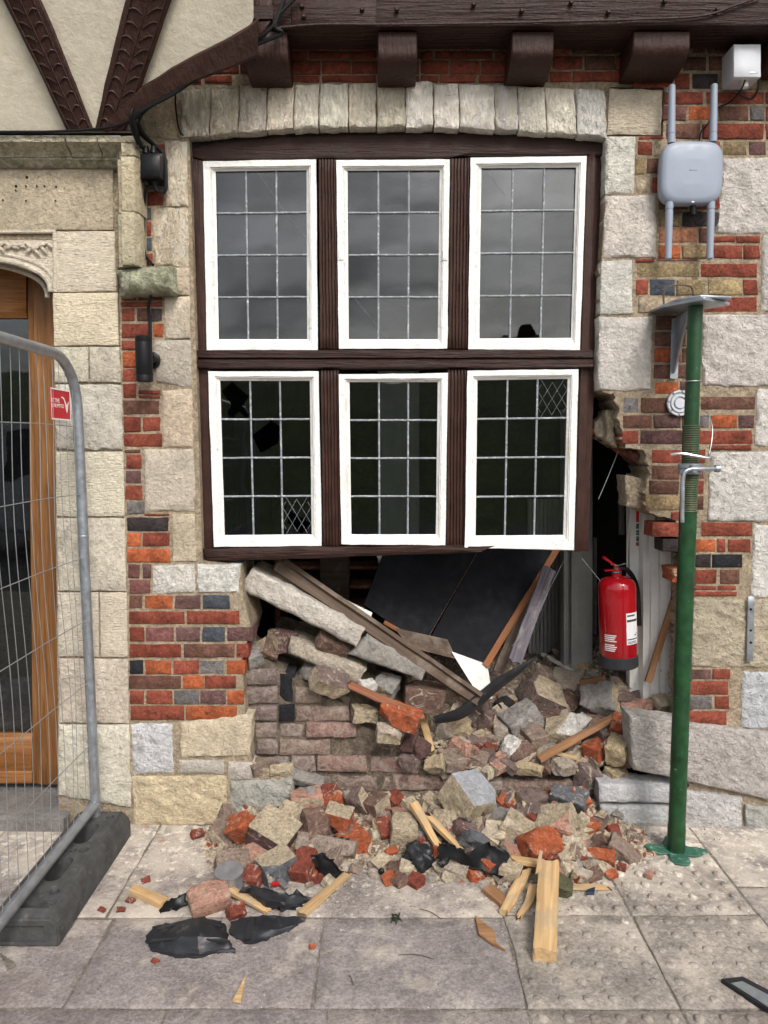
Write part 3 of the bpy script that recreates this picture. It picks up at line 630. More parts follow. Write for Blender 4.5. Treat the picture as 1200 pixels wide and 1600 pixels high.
# ------------------------------------------------------------------ jetty beam, brackets, coved plaster
bm_t = thing('timber_beam', 'long dark brown painted beam across the top with rounded joist ends below', 'beam', P(820, 40, -.16))
YB = -.185
wblock('fascia_board', [(426, -150), (1620, -150), (1620, 38), (426, 40)], YB, .16, M_timber_h, bm_t, edge=.006, amp=.002, cell=.12, jit=.001)
wblock('fascia_board', [(455, -4), (588, -4), (588, 37), (455, 38)], YB - .006, .02, M_timber_h, bm_t, edge=.004, amp=.001, cell=.1)
zs_ = P(600, 73, 0).z; box('soffit_board', (P(386, 73, 0).x, -.182, zs_), (3.4, .03, zs_ + .05), M_timber_h, bm_t)
wblock('corner_post', [(366, -150), (432, -150), (430, 30), (402, 62), (372, 40)][0:4], YB + .01, .2, M_timber, bm_t, edge=.01, amp=.003)
for x0, x1, yb in [(381, 449, 136), (590, 652, 136), (800, 866, 132), (990, 1079, 126), (1215, 1300, 122), (1420, 1500, 122)]:
    yf = -.155; c0, c1 = P(x0, 48, yf), P(x1, 48, yf); zt = c0.z; zb = P(x0, yb, -.01).z
    pr = [(yf, zt)] + [(yf + .10 * (1 - math.cos(a)), zb + .055 - .055 * math.sin(a) + (zt - zb - .12) * 0) for a in [i * math.pi / 12 for i in range(7)]] + [(.06, zb - .004), (.06, zt)]
    o = prism('bracket', [(c0.x, y_, z_) for y_, z_ in pr], (c1.x - c0.x, 0, 0), M_timber, bm_t, bevel=.004, angle=30)
for x, y in [(472, 11), (475, 27), (566, 16), (620, 16), (740, 8), (815, 18), (892, 5), (1038, 3), (950, 20), (1120, 16)]:
    p = P(x, y, YB - .006); lathe('bolt', [(.009, 0), (.009, .005), (.005, .012)], p, M_timber, bm_t, Matrix.Rotation(R(90), 3, 'X'), 8)
cable = [P(x, y, YB - .012) for x, y in [(430, 44), (500, 38), (610, 38), (760, 36), (900, 33), (1000, 30), (1095, 25), (1150, 8), (1190, -6)]]
tag(tube('cable', smooth_path(cable), .0045, M_timber, sides=6), 'thin brown cable clipped along the face of the top beam', 'cable')
# upper storey that the beam carries (above the picture)
us = tag(box('upper_storey_wall', (-4, -.15, 3.30), (4, .3, 5.6), M_plaster, bevel=.01), 'jettied plastered upper storey wall resting on the dark beam', 'wall')

def Yc(py): return -.075 - .17 * max(0, (208 - py)) / 208
def PC(px, py, pr=0.0): return P(px, py, Yc(py) - pr)
cv = thing('plaster_cove', 'cream plaster cove with carved dark brown timber ribs over the doorway', 'cove', PC(150, 205))
def bcove(x): return lerp_tab([(-600, 208), (213, 208), (216, 180), (262, 140), (310, 110), (350, 85), (388, 55), (398, 20), (404, -10)], x)
V, Fc = [], []; cols = [-600, -450, -300, -200, -100, -50, 0, 50, 100, 150, 200, 213, 216, 240, 262, 290, 310, 330, 350, 370, 388, 396]; NR = 14
for x in cols:
    b = bcove(x)
    for j in range(NR + 1):
        q = PC(x, -150 + (b + 150) * j / NR); V.append(q + Vector((0, .006 * nz(q, 7, 2), 0)))
for i in range(len(cols) - 1):
    for j in range(NR): a = i * (NR + 1) + j; Fc.append((a, a + 1, a + NR + 2, a + NR + 1))
mesh('plaster', V, Fc, M_plaster, cv)
def cove_strip(name, L, Rr, pr, n=10):
    """Timber rib on the cove between two edge lines given as pixel polylines of equal length."""
    vs, fs = [], []; Lp = smooth_path([Vector((a, b, 0)) for a, b in L], n); Rp = smooth_path([Vector((a, b, 0)) for a, b in Rr], n); m = len(Lp)
    for (a, c) in zip(Lp, Rp):
        for t, h in ((0, -.02), (.0, pr * .75), (.08, pr), (.5, pr * 1.05), (.92, pr), (1, pr * .75), (1, -.02)):
            q = a.lerp(c, t); w = PC(q.x, q.y, h); vs.append(w + Vector((nz(w, 18, 4), 0, nz(w, 18, 8))) * .003)
    for i in range(m - 1):
        for k in range(6): a = i * 7 + k; fs.append((a, a + 1, a + 8, a + 7))
    fs.append(tuple(range(6, -1, -1))); fs.append(tuple((m - 1) * 7 + k for k in range(7)))
    return mesh(name, vs, fs, M_timber, cv)
def carving(rib, L, Rr, pr, n=15):
    lst = []
    for i in range(n):
        t = (i + .5) / n
        a = Vector((*L[0], 0)).lerp(Vector((*L[-1], 0)), t); c = Vector((*Rr[0], 0)).lerp(Vector((*Rr[-1], 0)), t)
        ax = (Vector((*L[-1], 0)) - Vector((*L[0], 0))).normalized()
        mid = (a + c) / 2; w = (c - a)
        for sd in (-1, 1):
            pts = []
            for k in range(6):
                s_ = k / 5; q = mid + w * sd * (.05 + .36 * s_) - ax * (11 * math.sin(s_ * 2.4) - 3)
                pts.append(PC(q.x, q.y, pr + .002))
            lst.append((pts, [.002, .0042, .005, .0045, .0035, .0015]))
    for e in (.12, .88, .5):
        lst.append(([PC(*(Vector((*L[0], 0)).lerp(Vector((*Rr[0], 0)), e).lerp(Vector((*L[-1], 0)).lerp(Vector((*Rr[-1], 0)), e), k / 9)).xy, pr + .002) for k in range(10)], .0028))
    tubes('carving', lst, M_timber, rib, 5)
L1, R1 = [(-54, -120), (5, 0), (58, 105), (104, 204)], [(6, -120), (65, 0), (108, 105), (147, 204)]
L2, R2 = [(224, -120), (196, 0), (170, 105), (148, 204)], [(310, -120), (268, 0), (232, 105), (197, 204)]
for L, Rr in ((L1, R1), (L2, R2)):
    rb = cove_strip('carved_rib', L, Rr, .03, 4); carving(rb, L, Rr, .03)
L3, R3 = [(-154 - 206, -120), (-154 - 80, 105), (-104 - 90, 204)], [(-94 - 206, -120), (-94 - 95, 105), (-150, 204)]
cove_strip('carved_rib', L3, R3, .03, 4)
cove_strip('curved_rib', [(160, 196), (213, 142), (245, 121), (276, 101), (311, 82), (350, 62), (388, 40), (404, 26)], [(166, 207), (206, 192), (240, 164), (276, 142), (315, 124), (357, 108), (384, 97), (402, 90)], .035, 5)
mesh('gap_shadow_strip', [PC(-600, 204, .01), PC(216, 204, .01), PC(216, 212, -.06), PC(-600, 212, -.06)], [(0, 1, 2, 3)], M_timber, cv)  # dark strip paints in the shaded gap between cove and hood

# ------------------------------------------------------------------ doorway
dw = thing('door_surround', 'carved cream stone doorway surround with square hood mould at the left edge', 'doorway', P(140, 1270, .05))
wprism('mortar_bed', [(-420, 215), (200, 215), (183, 430), (205, 1296), (92, 1296), (84, 470), (82, 374), (-420, 374)], .010, .26, M_mortar, dw)
hp = [(0, -.03), (.12, 0), (.45, 0), (.55, -.012), (.8, -.05), (1, -.055)]
for a, b in [(-420, -200), (-199, -20), (-19, 101), (102.5, 151), (152.5, 214)]:
    wblock('hood_stone', [(a, 209), (b, 209), (b, 236), (a, 236)], -.105, .12, M_moss_stone, dw, jitc((.50, .46, .33), .06), vprof=hp, amp=.003, edge=.002, jit=.0015, cell=.03)
for a, b in [(-420, -100), (-99, 101), (102, 186)]:
    wblock('hood_stone', [(a, 237), (b, 237), (b, 257), (a, 257)], -.045, .06, M_moss_stone, dw, jitc((.46, .43, .32), .06), vprof=[(0, 0), (.6, 0), (.8, -.02), (1, -.03)], amp=.003, edge=.002, cell=.04)
up_ = [(0, -.05), (.1, -.03), (.28, -.028), (.34, 0), (.85, 0), (1, -.03)]
for a, b in [(222, 243), (244.5, 330), (331, 414)]:
    wblock('hood_stone', [(176, a), (215, a), (215 if b < 300 else 217, b), (178, b)], -.10, .12, M_moss_stone if a < 240 else M_stone, dw, jitc((.54, .47, .32), .05), uprof=up_, amp=.003, edge=.002, jit=.0015, cell=.03)
stones(dw, [
    ((-420, 259, -150, 359), (.50, .42, .30), M_stone, .003), ((-148, 259, 176, 359), (.50, .42, .31), M_stone, .003), ([(89, 361), (179, 361), (181, 454), (82, 456)], (.60, .52, .40), M_tool, .003),
    ([(82, 458), (183, 457), (185, 539), (84, 540)], (.62, .53, .39), M_tool, .003), ([(84, 542), (137, 542), (138, 597), (85, 597)], (.60, .54, .43), M_stone, .004), ([(139, 542), (186, 542), (188, 597), (140, 597)], (.60, .54, .43), M_stone, .004),
    ([(86, 600), (189, 600), (191, 703), (87, 703)], (.58, .53, .45), M_stone, .006), ([(87, 706), (192, 706), (194, 807), (88, 807)], (.61, .55, .44), M_tool, .003),
    ([(88, 810), (195, 810), (196, 924), (90, 923)], (.64, .57, .46), M_stone, .004), ([(90, 926), (153, 926), (154, 1027), (91, 1026)], (.64, .57, .45), M_tool, .003), ([(156, 926), (197, 926), (199, 1027), (157, 1027)], (.63, .56, .44), M_tool, .003),
    ([(91, 1030), (199, 1030), (201, 1130), (92, 1129)], (.64, .57, .45), M_stone, .004), ([(91, 1133), (201, 1134), (204, 1262), (89, 1244)], (.66, .60, .50), M_stone, .006)], 0.0, .20)
ac = [(79, 456), (78, 446), (72, 435), (60, 425), (40, 416), (15, 409), (-30, 402), (-90, 397), (-160, 394)]
ac2 = ac + [(-320 - x, y) for x, y in reversed(ac[:-1])]
sp = wprism('spandrel', [(86, 366), (86, 456)] + ac2 + [(-406, 456), (-406, 366)], .012, .20, M_tool, dw, (.60, .53, .42))
for dy, yy_, r in ((0, .005, .011), (-9, .014, .008), (9, .06, .010)):
    tube('arch_mould', smooth_path([P(x + (dy * .55 if x > -160 else -dy * .55) * -1 * (1 if abs(x + 160) > 150 else .2), y + dy, yy_) for x, y in ac2], 4), r, M_tool, dw, 8, color=(.58, .52, .42))
for L in ([(-420, 362), (88, 362)], [(86, 362), (86, 456)]):
    tube('spandrel_mould', [P(x, y, .002) for x, y in L], .009, M_tool, dw, 6, color=(.60, .53, .42))
lst = []
for i in range(16):
    x = 72 - i * 11; y = 377 + (i % 3) * 3
    for s_ in (-1, 1):
        lst.append(([P(x + k * 3.0 * s_ + 1, y + 2 + k * (4.2 if s_ > 0 else 3.0) * (.6 + .4 * math.sin(i)), .010 - .010 * math.sin(k * .7)) for k in range(5)], [.002, .006, .007, .005, .001]))
tubes('carved_leaves', lst, M_tool, sp, 6, color=(.58, .52, .42))
# other jamb and wall, beyond the picture's left edge
jx = [(-410, -520)]
for k in range(9): wblock('stone_block', (-520, 360 + k * 104, -402, 460 + k * 104), 0, .2, M_tool, dw, jitc((.62, .55, .43), .06), edge=.006, amp=.003)
wprism('mortar_bed', [(-560, 212), (-400, 212), (-400, 1300), (-560, 1300)], .0105, .26, M_mortar, dw)
for p, c in [((-6, 306), 0), ((25, 291), 1), ((25, 298), 0), ((41, 291), 0), ((58, 291), 0), ((70, 291), 0), ((88, 292), 0), ((5, 313), 0), ((41, 314), 0), ((87, 314), 0), ((42, 277), 1)]:
    lathe('plug_hole', [(.0032 + c * .0025, .0), (.003, .005)], P(*p, -.006), M_plastic, dw, Matrix.Rotation(R(90), 3, 'X'), 8)

door = thing('door', 'varnished oak door with tall glass pane behind the fence mesh', 'door', P(0, 1220, .2))
YD = .19
wblock('stile', [(41, 400), (96, 400), (100, 1226), (50, 1226)], YD, .06, M_oak, door, uprof=[(0, -.012), (.16, -.010), (.2, -.002), (.27, -.006), (.3, 0), (.95, 0), (1, -.01)], amp=.0006, edge=.001, jit=0)
wblock('top_rail', [(-420, 380), (40.5, 380), (40.5, 496), (-420, 496)], YD + .004, .05, M_oak_h, door, vprof=[(0, 0), (.93, 0), (.95, -.008), (1, -.012)], amp=.0006, edge=.001, jit=0)
wblock('bottom_rail', [(-420, 1148), (49, 1148), (50, 1224), (-420, 1224)], YD + .004, .05, M_oak_h, door, vprof=[(0, -.014), (.06, -.010), (.1, 0), (.72, 0), (.75, -.006), (.78, 0), (1, 0)], amp=.0006, edge=.001, jit=0)
wblock('stile', [(-420, 500), (-260, 500), (-260, 1147), (-420, 1147)], YD + .002, .05, M_oak, door, amp=.0006, edge=.004)
wprism('pane', [(-262, 494), (44, 494), (52, 1150), (-262, 1150)], YD + .03, .006, M_glass, door)
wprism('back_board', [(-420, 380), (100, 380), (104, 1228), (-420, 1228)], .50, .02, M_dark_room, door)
st = tag(gblock('door_step', -2.7, -.055, P(100, 1280, -.05).x, .42, .062, .10, M_stone, None, (.23, .215, .20), edge=.012, amp=.002, cell=.08), 'worn grey stone step below the oak door', 'step')

# ------------------------------------------------------------------ the window
win = thing('window', 'large dark timber window with six white leaded casements, hanging loose over the collapsed wall', 'window', P(610, 860, .06))
YW = .045
wprism('head', [(296, 244), (296, 233), (340, 222), (450, 213), (600, 209), (760, 209), (880, 214), (944, 220), (944, 242), (735, 240), (705, 246), (525, 247), (497, 247), (318, 250)], YW, .10, M_timber_h, win, bevel=.003)
def stile(q, n='jamb', up=None, Y=YW, d=.10, m=None): return wblock(n, q, Y, d, m or M_timber, win, uprof=up, edge=.004, amp=.0016, jit=.0015, cell=.05)
fl = []
for i in range(6): fl += [(i / 6 + .02, -.006), (i / 6 + .06, 0), (i / 6 + .12, 0)]
fl = [(0, -.02), (.03, -.003)] + [(max(.05, t), o) for t, o in fl[1:]] + [(.97, -.003), (1, -.02)]
stile([(297, 246), (320, 252), (334, 858), (314, 872)])
stile([(917, 246), (943, 222), (921, 862), (898, 862)], up=[(0, -.01), (.05, 0), (.5, 0), (.55, -.012), (1, -.02)])
stile([(497, 248), (525, 248), (529, 545), (499, 545)], 'mullion', fl)
stile([(704, 247), (735, 246), (731, 545), (700, 545)], 'mullion', fl)
stile([(500, 577), (530, 577), (533, 853), (504, 854)], 'mullion', fl, YW - .012)
stile([(699, 577), (730, 577), (727, 856), (697, 854)], 'mullion', fl, YW - .012)
tv = [(0, -.012), (.06, 0), (.42, 0), (.47, -.012), (.52, -.012), (.56, .004), (.94, .004), (1, -.012)]
wblock('transom', [(303, 546), (927, 546), (927, 575), (304, 576)], YW - .022, .11, M_timber_h, win, vprof=tv, amp=.0012, edge=.002, jit=.001)
wblock('sill', [(315, 857), (778, 852), (750, 863), (321, 878)], YW - .03, .13, M_timber_h, win, edge=.006, amp=.003, jit=.003)
wprism('backing_slip', [(302, 251), (940, 246), (940, 258), (303, 258)], YW + .04, .05, M_timber, win)

def bil(q, u, v):
    a, b, c, d = [Vector((*p, 0)) for p in q]; r = (a * (1 - u) + b * u) * (1 - v) + (d * (1 - u) + c * u) * v
    return r.x, r.y
def casement(o, g, Y, broken=(), lattice=()):
    """Outer and glass corners as pixels TL,TR,BR,BL."""
    prof = [(0, .045), (0, .003), (.02, 0), (.55, 0), (.6, .006), (.68, .004), (.74, .010), (1.0, .018), (1.0, .045)]
    cz = P((o[0][0] + o[1][0]) / 2, o[2][1], Y)
    vs, fs = [], []; K = 10
    ring = [(0, 0, 1, 0), (1, 0, 1, 1), (1, 1, 0, 1), (0, 1, 0, 0)]
    for t, d in prof:
        for (u0, v0, u1, v1) in ring:
            for k in range(K):
                u, v = u0 + (u1 - u0) * k / K, v0 + (v1 - v0) * k / K
                a, b = bil(o, u, v), bil(g, u, v); w = P(a[0] + (b[0] - a[0]) * t, a[1] + (b[1] - a[1]) * t, Y + d)
                jt = .0024 if 0 < t < 1 or t == 0 else .001
                vs.append(w + Vector((nz(w, 40, 3), .4 * nz(w, 60, 5), nz(w, 40, 9))) * jt)
    m = 4 * K
    for i in range(len(prof) - 1):
        for k in range(m): k2 = (k + 1) % m; fs.append((i * m + k, (i + 1) * m + k, (i + 1) * m + k2, i * m + k2))
    ce = mesh('casement', vs, fs, M_white, win, angle=30)
    YG = Y + .026
    for r in range(4):
        for c in range(3):
            cs = [bil(g, (c + a) / 3, (r + b) / 4) for a, b in ((0, 0), (1, 0), (1, 1), (0, 1))]
            q = [P(x, y, YG) for x, y in cs]; ctr = sum(q, Vector()) / 4
            tx, tz = rng.gauss(0, .007), rng.gauss(0, .007)
            q = [p + Vector((0, (p.x - ctr.x) * tx + (p.z - ctr.z) * tz, 0)) for p in q]
            hole = dict(broken).get((r, c))
            if hole is None:
                prism('pane', q, (0, .004, 0), M_glass, ce)
            else:
                hu = lambda u, v: (q[0] * (1 - u) + q[1] * u) * (1 - v) + (q[3] * (1 - u) + q[2] * u) * v
                hc = (sum(h[0] for h in hole) / len(hole), sum(h[1] for h in hole) / len(hole)); vs, fs = [], []
                fine = []
                for k in range(len(hole)):
                    a, b = hole[k], hole[(k + 1) % len(hole)]
                    for s_ in range(4): fine.append((a[0] + (b[0] - a[0]) * s_ / 4, a[1] + (b[1] - a[1]) * s_ / 4))
                for (u, v) in fine:
                    du, dv = u - hc[0], v - hc[1]
                    k = min([((1 - hc[0]) / du) if du > 1e-6 else 9, (-hc[0] / du) if du < -1e-6 else 9, ((1 - hc[1]) / dv) if dv > 1e-6 else 9, (-hc[1] / dv) if dv < -1e-6 else 9])
                    vs += [hu(u, v), hu(hc[0] + du * k, hc[1] + dv * k), hu(u, v) + Vector((0, .003, 0)), hu(hc[0] + du * k, hc[1] + dv * k) + Vector((0, .003, 0))]
                n = len(fine)
                for k in range(n):
                    a, b = 4 * k, 4 * ((k + 1) % n); fs += [(a, a + 1, b + 1, b), (a + 2, b + 2, b + 3, a + 3), (a, b, b + 2, a + 2)]
                mesh('broken_pane', vs, fs, M_glass, ce, smooth=False)
            if (r, c) in lattice:
                lst = []
                for k in range(-2, 4):
                    for sg in (1, -1):
                        pts = []
                        for s_ in range(9):
                            u = s_ / 8; v = (u if sg > 0 else 1 - u) * 1.3 + k * .42 - .15
                            if 0 <= v <= 1: pts.append(P(*bil(cs, u, v), YG - .003))
                        if len(pts) > 1: lst.append((pts, .0006))
                tubes('lattice_leads', lst, M_lead, ce, 4)  # lead lines of the lattice, laid over the pane
    for c in (1, 2):
        pts = [P(*bil(g, c / 3 + .002 * nz((c, v, 0), 3, o[0][0]), v / 12), YG - .001) for v in range(13)]; tube('lead_came', pts, .0042, M_lead, ce, 6)
    for r in (1, 2, 3):
        pts = [P(*bil(g, u / 9, r / 4 + .002 * nz((u, r, 0), 2, o[0][0])), YG - .002) for u in range(10)]; tube('lead_came', pts, .0040, M_lead, ce, 6)
    lst = []
    for r in (1, 2, 3):
        for c in (1, 2):
            p = P(*bil(g, c / 3, r / 4), YG - .004); lst.append(([p - Vector((.007, 0, 0)), p, p + Vector((.007, 0, 0))], [.003, .006, .003]))
    tubes('solder', lst, M_lead, ce, 6)
    return ce
YC = YW - .012
UL = casement([(317, 252), (494, 249), (497, 547), (323, 547)], [(337, 268), (479, 266), (480, 530), (342, 530)], YC)
UM = casement([(525, 250), (703, 249), (699, 545), (529, 545)], [(543, 267), (687, 266), (684, 530), (545, 530)], YC)
UR = casement([(735, 246), (917, 244), (906, 547), (731, 546)], [(752, 263), (900, 262), (892, 528), (749, 529)], YC)
LL = casement([(325, 580), (498, 580), (503, 853), (334, 855)], [(344, 595), (484, 595), (487, 835), (351, 836)], YC - .010,
              broken={(0, 0): [(.40, .02), (.95, .40), (.72, .66), (.95, .90), (.82, .97), (.60, .80), (.38, .97), (.18, .84), (.36, .62), (.03, .28)], (1, 1): [(.70, .02), (.98, .18), (.90, .62), (.30, .88), (.03, .42)], (3, 2): [(.28, .36), (.98, .72), (.65, .98), (.16, .68)]}.items(), lattice=[(3, 2)])
LM = casement([(529, 585), (700, 583), (696, 852), (533, 851)], [(546, 597), (684, 597), (681, 835), (549, 835)], YC - .014)
LR = casement([(730, 579), (904, 577), (897, 860), (726, 856)], [(746, 594), (887, 592), (880, 836), (743, 837)], YC - .018, lattice=[(0, 2)])
for ce, pts in ((UL, [(402, 268), (432, 312), (455, 345), (479, 372)]), (UM, [(543, 452), (575, 492), (606, 529)]), (UR, [(762, 268), (790, 305)])):
    tube('pane_line', [P(x, y, YC + .022) for x, y in pts], .0005, M_lead, ce, 4)  # thin grey line laid across the pane
for ce, (x, y) in ((UM, (533, 398)), (UM, (696, 398)), (LM, (537, 623)), (LM, (537, 820))):
    wblock('hinge', (x - 4, y - 8, x + 4, y + 8), YC - .004, .006, M_white, ce, edge=.001, amp=0)

# ------------------------------------------------------------------ the room behind
def room(name, lo, hi, mat): return tag(box(name, lo, hi, mat, bevel=0), kind='structure')
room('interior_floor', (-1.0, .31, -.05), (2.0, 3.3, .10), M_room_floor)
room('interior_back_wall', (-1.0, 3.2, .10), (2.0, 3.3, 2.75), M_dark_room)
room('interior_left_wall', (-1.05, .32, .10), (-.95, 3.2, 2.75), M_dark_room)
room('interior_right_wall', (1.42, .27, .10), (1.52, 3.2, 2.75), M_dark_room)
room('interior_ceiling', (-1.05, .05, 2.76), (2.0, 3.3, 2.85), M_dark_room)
def inpost(name, x0, y0, x1, y1, Y, d, m, parent=None, **k): return wblock(name, (x0, y0, x1, y1), Y, d, m, parent, edge=.003, amp=.001, jit=.0006, **k)
dp = thing('door_frame', 'off-white painted door frame inside, to the right of the extinguisher', 'door frame', P(1020, 1090, .5))
prf = [(0, -.02), (.04, 0), (.18, 0), (.2, -.012), (.28, -.012), (.3, 0), (.52, .004), (.54, -.01), (.6, -.01), (.62, 0), (.97, 0), (1, -.02)]
inpost('board', 1003, 650, 1050, 1108, .29, .05, M_offwhite, dp, uprof=prf)
inpost('board', 1051, 650, 1082, 1108, .30, .05, M_offwhite, dp)
inpost('board', 984, 740, 1002, 1100, .33, .05, M_offwhite, dp)
for y0, y1, m in ((798, 816, M_sign), (818, 826, M_green_worn), (828, 836, M_green_worn), (838, 846, M_green_worn), (847, 853, M_strip)):
    wblock('safety_sticker', (994, y0, 1000, y1), .3285, .001, m, dp, edge=.0003, amp=0)
tube('wire', smooth_path([P(x, y, .29) for x, y in [(988, 790), (982, 830), (980, 880), (982, 910), (990, 935)]]), .0025, M_offwhite, dp, 6)
gp = thing('door_frame', 'grey painted post standing in shade left of the extinguisher', 'door frame', P(905, 1045, .7))
inpost('post', 893, 640, 926, 1070, .66, .08, M_greypaint, gp)
inpost('moulding', 880, 640, 892, 1070, .68, .06, M_greypaint, gp, uprof=[(0, -.02), (.1, 0), (.4, 0), (.5, -.012), (.7, -.012), (.8, 0), (1, -.01)])
sl = thing('panelling', 'dark ribbed wall panelling in shade behind the leaning black board', 'panelling', P(865, 1040, 1.0))
for i in range(9): inpost('slat', 826 + i * 6, 780, 831 + i * 6, 1030, 1.0, .03, M_greypaint, sl)
for x0, y0, x1, y1, Y, m, l in [(590, 560, 655, 880, 1.7, M_greypaint, 'pale grey column seen through the lower middle window panes'),
                                (500, 700, 545, 960, 1.9, M_grime, 'grimy brown post deep in the room left of the black board')]:
    o = inpost('interior_post', x0, y0, x1, y1, Y, .2, m); tag(o, l, 'post')
lr = thing('shelf_unit', 'dim reddish brown shelf unit at the back of the dark room', 'shelves', P(500, 1000, 2.2))
for y in (885, 915, 945): inpost('shelf', 430, y, 620, y + 5, 2.0, .25, M_lath, lr)
for x in (430, 520, 612): inpost('upright', x, 870, x + 7, 1010, 1.99, .27, M_lath, lr)
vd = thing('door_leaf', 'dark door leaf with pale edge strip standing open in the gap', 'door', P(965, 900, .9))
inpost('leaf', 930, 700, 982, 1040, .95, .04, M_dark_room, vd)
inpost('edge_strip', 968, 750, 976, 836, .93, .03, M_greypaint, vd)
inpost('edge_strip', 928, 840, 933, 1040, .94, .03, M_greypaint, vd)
# broken lath and plaster hanging at the top of the gap
tag(wblock('plaster_lump', [(929, 660), (950, 645), (962, 692), (932, 684)], .12, .10, M_rubble, None, (.40, .33, .26), edge=.012, amp=.012, jit=.006, cell=.015), 'jagged lump of plaster wedged between the window frame and torn brick edge', 'plaster')
tag(bar('timber_offcut', P(926, 668, .16), P(1006, 726, .16), .05, .05, M_lath, None, ends=.02, rough=.003), 'broken lath slanting across the dark gap right of the window', 'timber')
tag(tube('hanging_wire', smooth_path([P(x, y, .10) for x, y in [(966, 705), (950, 745), (935, 780)]]), .0016, M_wire, sides=5), 'thin wire slanting down through the dark gap beside the window', 'wire')
tag(tube('hanging_wire', smooth_path([P(x, y, .10) for x, y in [(909, 872), (922, 888), (938, 908)]]), .0014, M_wire, sides=5), 'thin pale wire from the window corner to the extinguisher', 'wire')
tag(tube('hanging_wire', smooth_path([P(x, y, .12) for x, y in [(888, 864), (866, 905), (838, 960), (800, 1010)]]), .0010, M_wire, sides=5), 'thin grey wire hanging beside the ridged plank', 'wire')

# leaning boards, fallen stones and timbers in the breach
bb = thing('black_board', 'big black board leaning under the window with varnished strip along its right edge', 'board', P(690, 1000, .4))
def quad4(name, pts, d, m, parent=None, bevel=.002, **k): return prism(name, pts, d, m, parent, bevel=bevel, **k)
BL = [P(604, 850, .50), P(752, 850, .50), P(662, 1010, .36), P(568, 945, .36)]
BR = [P(753, 850, .50), P(872, 850, .50), P(756, 1040, .34), P(664, 1011, .36)]
n_ = (BL[1] - BL[0]).cross(BL[3] - BL[0]).normalized(); n_ = n_ if n_.y > 0 else -n_
quad4('panel', BL, n_ * .02, M_board, bb); quad4('panel', BR, n_ * .02, M_board, bb)
bar('edge_strip', P(874, 852, .49), P(758, 1040, .33), .03, .012, M_strip, bb, up=(0, -1, .3))
bar('edge_strip', P(600, 972, .345), P(668, 1010, .345), .02, .012, M_strip, bb, up=(0, -1, .3))
tube('seam', [P(752, 852, .492), P(662, 1008, .352)], .002, M_grime, bb, 5)
tag(bar('yellow_strap', P(668, 1008, .33), P(697, 1022, .32), .018, .008, M_yellow, up=(0, -1, 0)), 'yellow plastic scrap at the lower edge of the black board', 'plastic scrap')
tag(quad4('white_panel', [P(588, 868, .56), P(610, 868, .56), P(598, 890, .55)], (0, .01, 0), M_offwhite), 'small white triangle of board left of the black panel top', 'board')
tag(quad4('white_panel', [P(706, 1020, .30), P(762, 1040, .34), P(770, 1092, .30), P(752, 1094, .26)], (0, .012, .004), M_offwhite), 'white board corner poking out below the black board', 'board')
tag(quad4('paper_sheet', [P(515, 925, .30), P(582, 958, .26), P(572, 985, .24), P(540, 960, .26)], (0, .006, .002), M_offwhite), 'crumpled pale sheet on top of the dark sloping timber', 'sheet')
tag(quad4('ply_board', [P(700, 1003, .36), P(712, 1030, .30), P(640, 1012, .24), P(618, 985, .3)], (0, .012, .01), M_grime), 'dusty grey board under the lower edge of the black panel', 'board')
beam1 = thing('timber_sill', 'long dark grimy timber sill fallen diagonally under the window', 'timber', P(590, 985, .12))
bar('plank', P(432, 882, .13), P(748, 1094, .10), .055, .030, M_grime, beam1, up=(.3, -1, .5), rough=.002, ends=.01)
bar('ridge', P(444, 876, .12), P(752, 1086, .09), .020, .022, M_grime, beam1, up=(.3, -1, .5), rough=.002)
bar('plank', P(405, 884, .16), P(520, 935, .16), .05, .03, M_grime, beam1, up=(.3, -1, .5), rough=.002)
def rstone(name, q, Y, d, m, c, label, cat='stone', **k):
    o = wblock(name, q, Y, d, m, None, c, **{**dict(edge=.012, amp=.010, jit=.006, cell=.022, bulge=.008), **k}); return tag(o, label, cat)
rstone('fallen_sill_stone', [(394, 888), (571, 983), (557, 1012), (376, 922)], .06, .17, M_white_stone, (.58, .53, .46), 'long pale sill stone slumped at an angle under the left casement', amp=.008)
rstone('stone_slab', [(574, 990), (668, 1048), (660, 1064), (546, 1024)], .08, .14, M_stone, (.32, .30, .27), 'dark grey wedge of stone under the sloping timber, right of the pale sill stone')
rstone('stone_slab', [(452, 996), (572, 1046), (560, 1070), (450, 1022)], .09, .16, M_rubble, (.44, .38, .30), 'cream mortar-caked slab lying below the pale sill stone')
tag(bar('lath', P(545, 1070, .02), P(660, 1120, .0), .035, .012, M_lath, up=(0, -1, 1), rough=.002, ends=.01), 'red-brown timber lath lying across the broken brick steps', 'timber')
tag(bar('ridged_plank', P(858, 888, .36), P(803, 1034, .24), .060, .03, M_purple, up=(0, -1, .2), rough=.004, ends=.008), 'ridged purple-grey plank leaning right of the black board', 'plank')
tag(bar('grey_plank', P(838, 900, .48), P(778, 1050, .34), .05, .02, M_grime, up=(0, -1, .2), rough=.003), 'dark plank behind the ridged purple-grey plank', 'plank')
tag(bar('wooden_stick', P(1058, 922, .26), P(1012, 1066, .22), .028, .018, M_oldwood, up=(0, -1, .2)), 'slim wooden stick leaning on the white door frame', 'stick')
vs = []; path = smooth_path([P(678, 1126, .05), P(716, 1117, .06), P(745, 1097, .10), P(780, 1068, .14), P(812, 1047, .20), P(838, 1026, .26)], 5)
V, Fc = [], []
